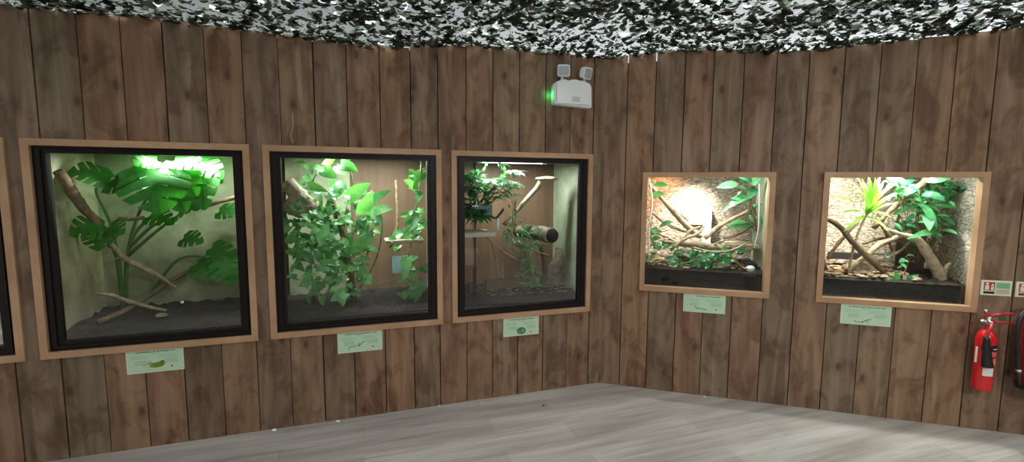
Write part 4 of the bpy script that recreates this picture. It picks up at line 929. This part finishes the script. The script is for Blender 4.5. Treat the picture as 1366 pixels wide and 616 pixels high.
# emergency twin-head light
def emergency_light():
    t = thing('emergency_light', 'white twin-headed emergency light high on the boards by the room corner', 'emergency light', W('L', .29, 2.10, 0))
    def prism(out, d0, d1, name, m, bev=.008):
        b = MB(); n = len(out); b.add([W('L', u, z, d0) for u, z in out]+[W('L', u, z, d1) for u, z in out], [tuple(range(n)), tuple(range(2*n-1, n-1, -1))]+[(i, i+n, (i+1) % n+n, (i+1) % n) for i in range(n)])
        return b.build(name, [m], t, bevel=bev)
    out = [(.438, 2.108), (.438, 2.235), (.425, 2.262), (.400, 2.272), (.385, 2.282), (.36, 2.284), (.33, 2.278), (.30, 2.287), (.27, 2.289), (.24, 2.283), (.215, 2.284), (.195, 2.276), (.165, 2.268), (.15, 2.245), (.146, 2.10), (.16, 2.095)]
    prism(out, -.075, -.002, 'housing', M_white, .010)
    b = MB(); b.wbox('L', .165, .42, 2.112, 2.116, -.079, -.0745); b.wbox('L', .424, .428, 2.12, 2.25, -.079, -.0745); b.build('panel_line', [mat('grey_line', (.40,.44,.44), .5)], t)
    b = MB()
    for k in range(3): b.wbox('L', .245, .305, 2.135+.012*k, 2.142+.012*k, -.0770, -.0745)
    b.build('printed_label', [mat('pale_grey_print', (.50,.52,.52), .5)], t)
    b = MB(); b.wbox('L', .4375, .447, 2.168, 2.192, -.05, -.03); b.build('status_led', [M_led], t)
    l = bpy.data.lights.new('status_led_glow', 'POINT'); l.energy = .10; l.color = (.05, 1, .2); l.shadow_soft_size = .008; o = bpy.data.objects.new('status_led_glow', l); COL.objects.link(o); o.location = W('L', .458, 2.18, -.025)
    for (uc, zc, aim) in ((.375, 2.338, UL*.25-NL), (.195, 2.335, -UL*.45-NL-Vector((0, 0, .25)))):
        ax = aim.normalized(); c = W('L', uc, zc, -.075); sx = ax.cross(Vector((0, 0, 1))).normalized(); sz = sx.cross(ax)
        def rr(w_, h_, k=.3):
            o_ = []; 
            for (qx, qy) in ((1, 1), (-1, 1), (-1, -1), (1, -1)):
                for j in range(4):
                    a = {(1,1): 0, (-1,1): PI/2, (-1,-1): PI, (1,-1): 1.5*PI}[(qx, qy)]+j*PI/6; o_.append((qx*w_*(1-k)+w_*k*math.cos(a), qy*h_*(1-k)+h_*k*math.sin(a)))
            return o_
        b = MB(); prof = [(-.045, .022), (-.030, .034), (0, .040), (.012, .040), (.014, .037)]; n = 16; vs = []; fs = []
        for (h_, s_) in prof: vs += [c+ax*h_+sx*x*1.08+sz*y for x, y in rr(s_, s_)]
        for i in range(len(prof)-1): fs += [(i*n+k, i*n+(k+1) % n, (i+1)*n+(k+1) % n, (i+1)*n+k) for k in range(n)]
        fs += [tuple(range(n-1, -1, -1)), tuple((len(prof)-1)*n+k for k in range(n))]; b.add(vs, fs, False); hd = b.build('lamp_head', [M_white], t)
        b = MB(); vs = [c+ax*.0145+sx*x*1.08+sz*y for x, y in rr(.033, .033)]+[c+ax*.017+sx*x*1.08+sz*y for x, y in rr(.031, .031)]
        b.add(vs, [tuple(n+k for k in range(n))]+[(k, (k+1) % n, n+(k+1) % n, n+k) for k in range(n)]); b.build('lens', [M_lens], hd)
        b = MB(); b.tube([W('L', uc, 2.275, -.045), c-ax*.03], .010, 10); b.build('swivel_neck', [M_white], t)
emergency_light()

# short pale cord hanging against the boards above the vine vivarium
b = MB(); q = curve([P('L', 388, 118, -.004), P('L', 390, 150, -.006), P('L', 391, 168, -.004), P('L', 388, 180, -.006), P('L', 391, 191, -.016)], 6); b.tube(q[6:], .0022, 6)
tag(b.build('dangling_string', [mat('cord', (.50,.42,.30), .7)], origin=q[-1]), 'short wavy pale string against the boards above the vine vivarium', 'string')

# litter on the floor
def floorpt(px, py):
    X = (px-683)/FPX; Y = (py-308)/FPX; c, s = math.cos(ROLL), math.sin(ROLL); X, Y = c*X+s*Y, -s*X+c*Y
    r = Vector((X, math.cos(PITCH)-Y*math.sin(PITCH), -math.sin(PITCH)-Y*math.cos(PITCH))); return Vector((0, 0, EYE))+r*(-EYE/r.z)
for (px, py, s, lb, m) in [(366,574,.018,'flat white paper scrap at the foot of the left wall',M_white), (451,562,.014,'small white crumb on the floor under the long-tailed lizard card',M_white), (586,541.5,.008,'tiny white speck at the wall foot below the corner vivarium',M_white), (725,541,.010,'small dark crumb on the open floor',M_bark_dark), (940,529,.010,'pale crumb at the foot of the right wall',M_white)]:
    c = floorpt(px, py); b = MB(); b.rock(c, s, s*.5, s*.45, int(px), .4); tag(b.build('paper_scrap' if m is M_white else 'crumb', [m], origin=c), lb, 'litter')

# ================================================================== PEOPLE standing outside the frame, seen only as faint reflections in the glass
M_skin = mat('skin', (.55, .34, .25), .5)
def skin_mesh(name, J, E, m, parent, lv=1):
    """J: name -> (x, y, z, rx, ry); E: edges; grows one continuous surface"""
    k = list(J); me = bpy.data.meshes.new(name); me.from_pydata([J[a][:3] for a in k], [(k.index(a), k.index(b)) for a, b in E], [])
    o = bpy.data.objects.new(name, me); COL.objects.link(o); o.parent = parent; me.materials.append(m)
    sk = o.modifiers.new('skin', 'SKIN'); sk.use_smooth_shade = True
    if not me.skin_vertices: me.attributes
    for i, a in enumerate(k): v = me.skin_vertices[0].data[i]; v.radius = J[a][3:5]; v.use_root = (i == 0)
    u = o.modifiers.new('sub', 'SUBSURF'); u.levels = lv; u.render_levels = lv+1
    return o
def figure(name, label, loc, rz, H, arms, shirt, lower, hair_c, child=False, stride=.05, legcover='shorts'):
    t = thing(name, label, 'person', loc); t.rotation_euler = (0, 0, rz); k = H; hw = 1.25 if child else 1.0; sw = .92 if child else 1
    J = {'pelvis': (0, 0, .53, .085, .06), 'waist': (0, 0, .62, .075, .055), 'chest': (0, .005, .74, .095, .06), 'collar': (0, 0, .815, .06, .045), 'neck': (0, .005, .85, .032, .032),
         'jaw': (0, .012, .885, .036*hw, .042*hw), 'head': (0, .012, .93, .048*hw, .056*hw), 'crown': (0, .004, .972, .038*hw, .045*hw), 'nose': (0, .064*hw, .912, .008, .008), 'earl': (-.05*hw, .005, .915, .008, .012), 'earr': (.05*hw, .005, .915, .008, .012)}
    E = [('pelvis', 'waist'), ('waist', 'chest'), ('chest', 'collar'), ('collar', 'neck'), ('neck', 'jaw'), ('jaw', 'head'), ('head', 'crown'), ('head', 'nose'), ('head', 'earl'), ('head', 'earr')]
    for sd, g in ((-1, 'l'), (1, 'r')):
        f_ = stride*sd
        J['hip'+g] = (.055*sd, 0, .50, .05, .052); J['knee'+g] = (.06*sd, .012+f_*.5, .28, .034, .036); J['calf'+g] = (.06*sd, f_*.8-.01, .20, .030, .033); J['ankle'+g] = (.06*sd, f_, .045, .02, .022); J['toe'+g] = (.068*sd, f_+.085, .016, .02, .014); J['heel'+g] = (.06*sd, f_-.02, .018, .018, .015)
        E += [('pelvis', 'hip'+g), ('hip'+g, 'knee'+g), ('knee'+g, 'calf'+g), ('calf'+g, 'ankle'+g), ('ankle'+g, 'toe'+g), ('ankle'+g, 'heel'+g)]
        sh = Vector((.105*sd*sw, 0, .80)); el, wr = (Vector(q) for q in arms[g]); d = (wr-el).normalized(); J['shoulder'+g] = (*sh, .036, .036); J['elbow'+g] = (*el, .024, .024); J['wrist'+g] = (*wr, .015, .013)
        pal = wr+d*.035; J['palm'+g] = (*pal, .020, .012); E += [('collar', 'shoulder'+g), ('shoulder'+g, 'elbow'+g), ('elbow'+g, 'wrist'+g), ('wrist'+g, 'palm'+g)]
        side = d.cross(Vector((0, 1, 0) if abs(d.y) < .7 else (0, 0, 1))).normalized(); cu = d.cross(side).normalized()
        for i, L in enumerate((.036, .042, .039, .030)):
            a = pal+d*.014+side*(.0135*(i-1.5)); b_ = a+d*L*.55+cu*.004; c_ = b_+d*L*.4+cu*.012
            for q, (pt, r_) in enumerate(((a, .0065), (b_, .0058), (c_, .0048))): J['f%d%d%s' % (i, q, g)] = (*pt, r_, r_)
            E += [('palm'+g, 'f%d0%s' % (i, g)), ('f%d0%s' % (i, g), 'f%d1%s' % (i, g)), ('f%d1%s' % (i, g), 'f%d2%s' % (i, g))]
        th = wr+d*.012; a = th-side*.024+d*.008; b_ = a-side*.010+d*.020+cu*.006; J['t0'+g] = (*a, .007, .007); J['t1'+g] = (*b_, .006, .006); E += [('wrist'+g, 't0'+g), ('t0'+g, 't1'+g)]
    S = lambda D: {a: tuple(x*k for x in v) for a, v in D.items()}
    skin_mesh('body', S(J), E, M_skin, t)
    grow = lambda a, q: (*J[a][:3], J[a][3]+q, J[a][4]+q)
    mid = lambda a, b_, w, r_: (*(Vector(J[a][:3])*(1-w)+Vector(J[b_][:3])*w), r_, r_)
    T = {'waist': grow('waist', .022), 'pelvis': (0, 0, .555, .104, .08), 'chest': grow('chest', .012), 'collar': grow('collar', .008)}
    TE = [('waist', 'pelvis'), ('waist', 'chest'), ('chest', 'collar')]
    for g in 'lr': T['shoulder'+g] = grow('shoulder'+g, .010); T['sleeve'+g] = mid('shoulder'+g, 'elbow'+g, .75, .036); TE += [('collar', 'shoulder'+g), ('shoulder'+g, 'sleeve'+g)]
    skin_mesh('shirt', S(T), TE, shirt, t)
    Q = {'pelvis': grow('pelvis', .015), 'belt': mid('pelvis', 'waist', .75, .088)}; QE = [('pelvis', 'belt')]
    for g in 'lr':
        Q['hip'+g] = grow('hip'+g, .014); QE.append(('pelvis', 'hip'+g)); Q['knee'+g] = grow('knee'+g, .014); QE.append(('hip'+g, 'knee'+g))
        if legcover != 'shorts': Q['calf'+g] = grow('calf'+g, .010); Q['hem'+g] = mid('calf'+g, 'ankle'+g, .8, .034); QE += [('knee'+g, 'calf'+g), ('calf'+g, 'hem'+g)]
    skin_mesh('shorts' if legcover == 'shorts' else 'trousers', S(Q), QE, lower, t)
    for g in 'lr':
        a = Vector(J['heel'+g][:3]); b_ = Vector(J['toe'+g][:3]); D = {'a': (*(a+Vector((0, 0, .004))), .026, .020), 'b': (*((a+b_)/2+Vector((0, 0, .008))), .027, .022), 'c': (*(b_+Vector((0, .008, .002))), .025, .017)}
        skin_mesh('shoe', S(D), [('a', 'b'), ('b', 'c')], mat('shoe_'+name, (.62, .08, .16) if child else (.04, .04, .045), .5), t)
    h = MB(); c = Vector((0, -.004, .935))*k; vs = []; fs = []; nu, nv = 20, 9
    for j in range(nv+1):
        for i in range(nu):
            th = 2*PI*i/nu; ph = (.56+.30*max(0, -math.sin(th)))*PI*j/nv; r_ = Vector((.058*hw*math.sin(ph)*math.cos(th), .068*hw*math.sin(ph)*math.sin(th), .066*hw*math.cos(ph)))
            vs.append(c+r_*k)
    for j in range(nv):
        for i in range(nu): fs.append((j*nu+i, (j+1)*nu+i, (j+1)*nu+(i+1) % nu, j*nu+(i+1) % nu))
    h.add(vs, fs, True); ho = h.build('hair', [mat('hair_'+name, hair_c, .6)]); ho.parent = t
    for sd in (-1, 1):
        e = MB(); e.rock(Vector((.019*sd*hw, .062*hw, .925))*k, .006*k, .003*k, .005*k, 1, 1.0); eo = e.build('eye', [M_black]); eo.parent = t
        e.v = []
    e = MB(); e.tube([Vector((-.014, .064*hw, .890))*k, Vector((0, .068*hw, .888))*k, Vector((.014, .064*hw, .890))*k], .0028*k, 6); eo = e.build('mouth', [mat('lips_'+name, (.45, .16, .14), .5)]); eo.parent = t
    return t
figure('person', 'person in a dark top and brown shorts, arms raised, faintly mirrored in the glass', (.22, -.62, 0), .1, 1.72,
       {'l': ((-.13, .09, .70), (-.15, .20, .80)), 'r': ((.13, .09, .70), (.02, .22, .80))}, mat('dark_top', (.03, .035, .04), .8), mat('brown_shorts', (.30, .23, .17), .8), (.10, .06, .04), legcover='shorts')
figure('person', 'small child in a white top and pink shoes, faintly mirrored in the glass', (1.44, .45, 0), .55, .78,
       {'l': ((-.17, .06, .70), (-.25, .12, .66)), 'r': ((.15, .01, .66), (.15, .05, .53))}, mat('white_top', (.75, .76, .78), .8), mat('mauve_trousers', (.34, .26, .30), .8), (.20, .11, .05), child=True, legcover='trousers')
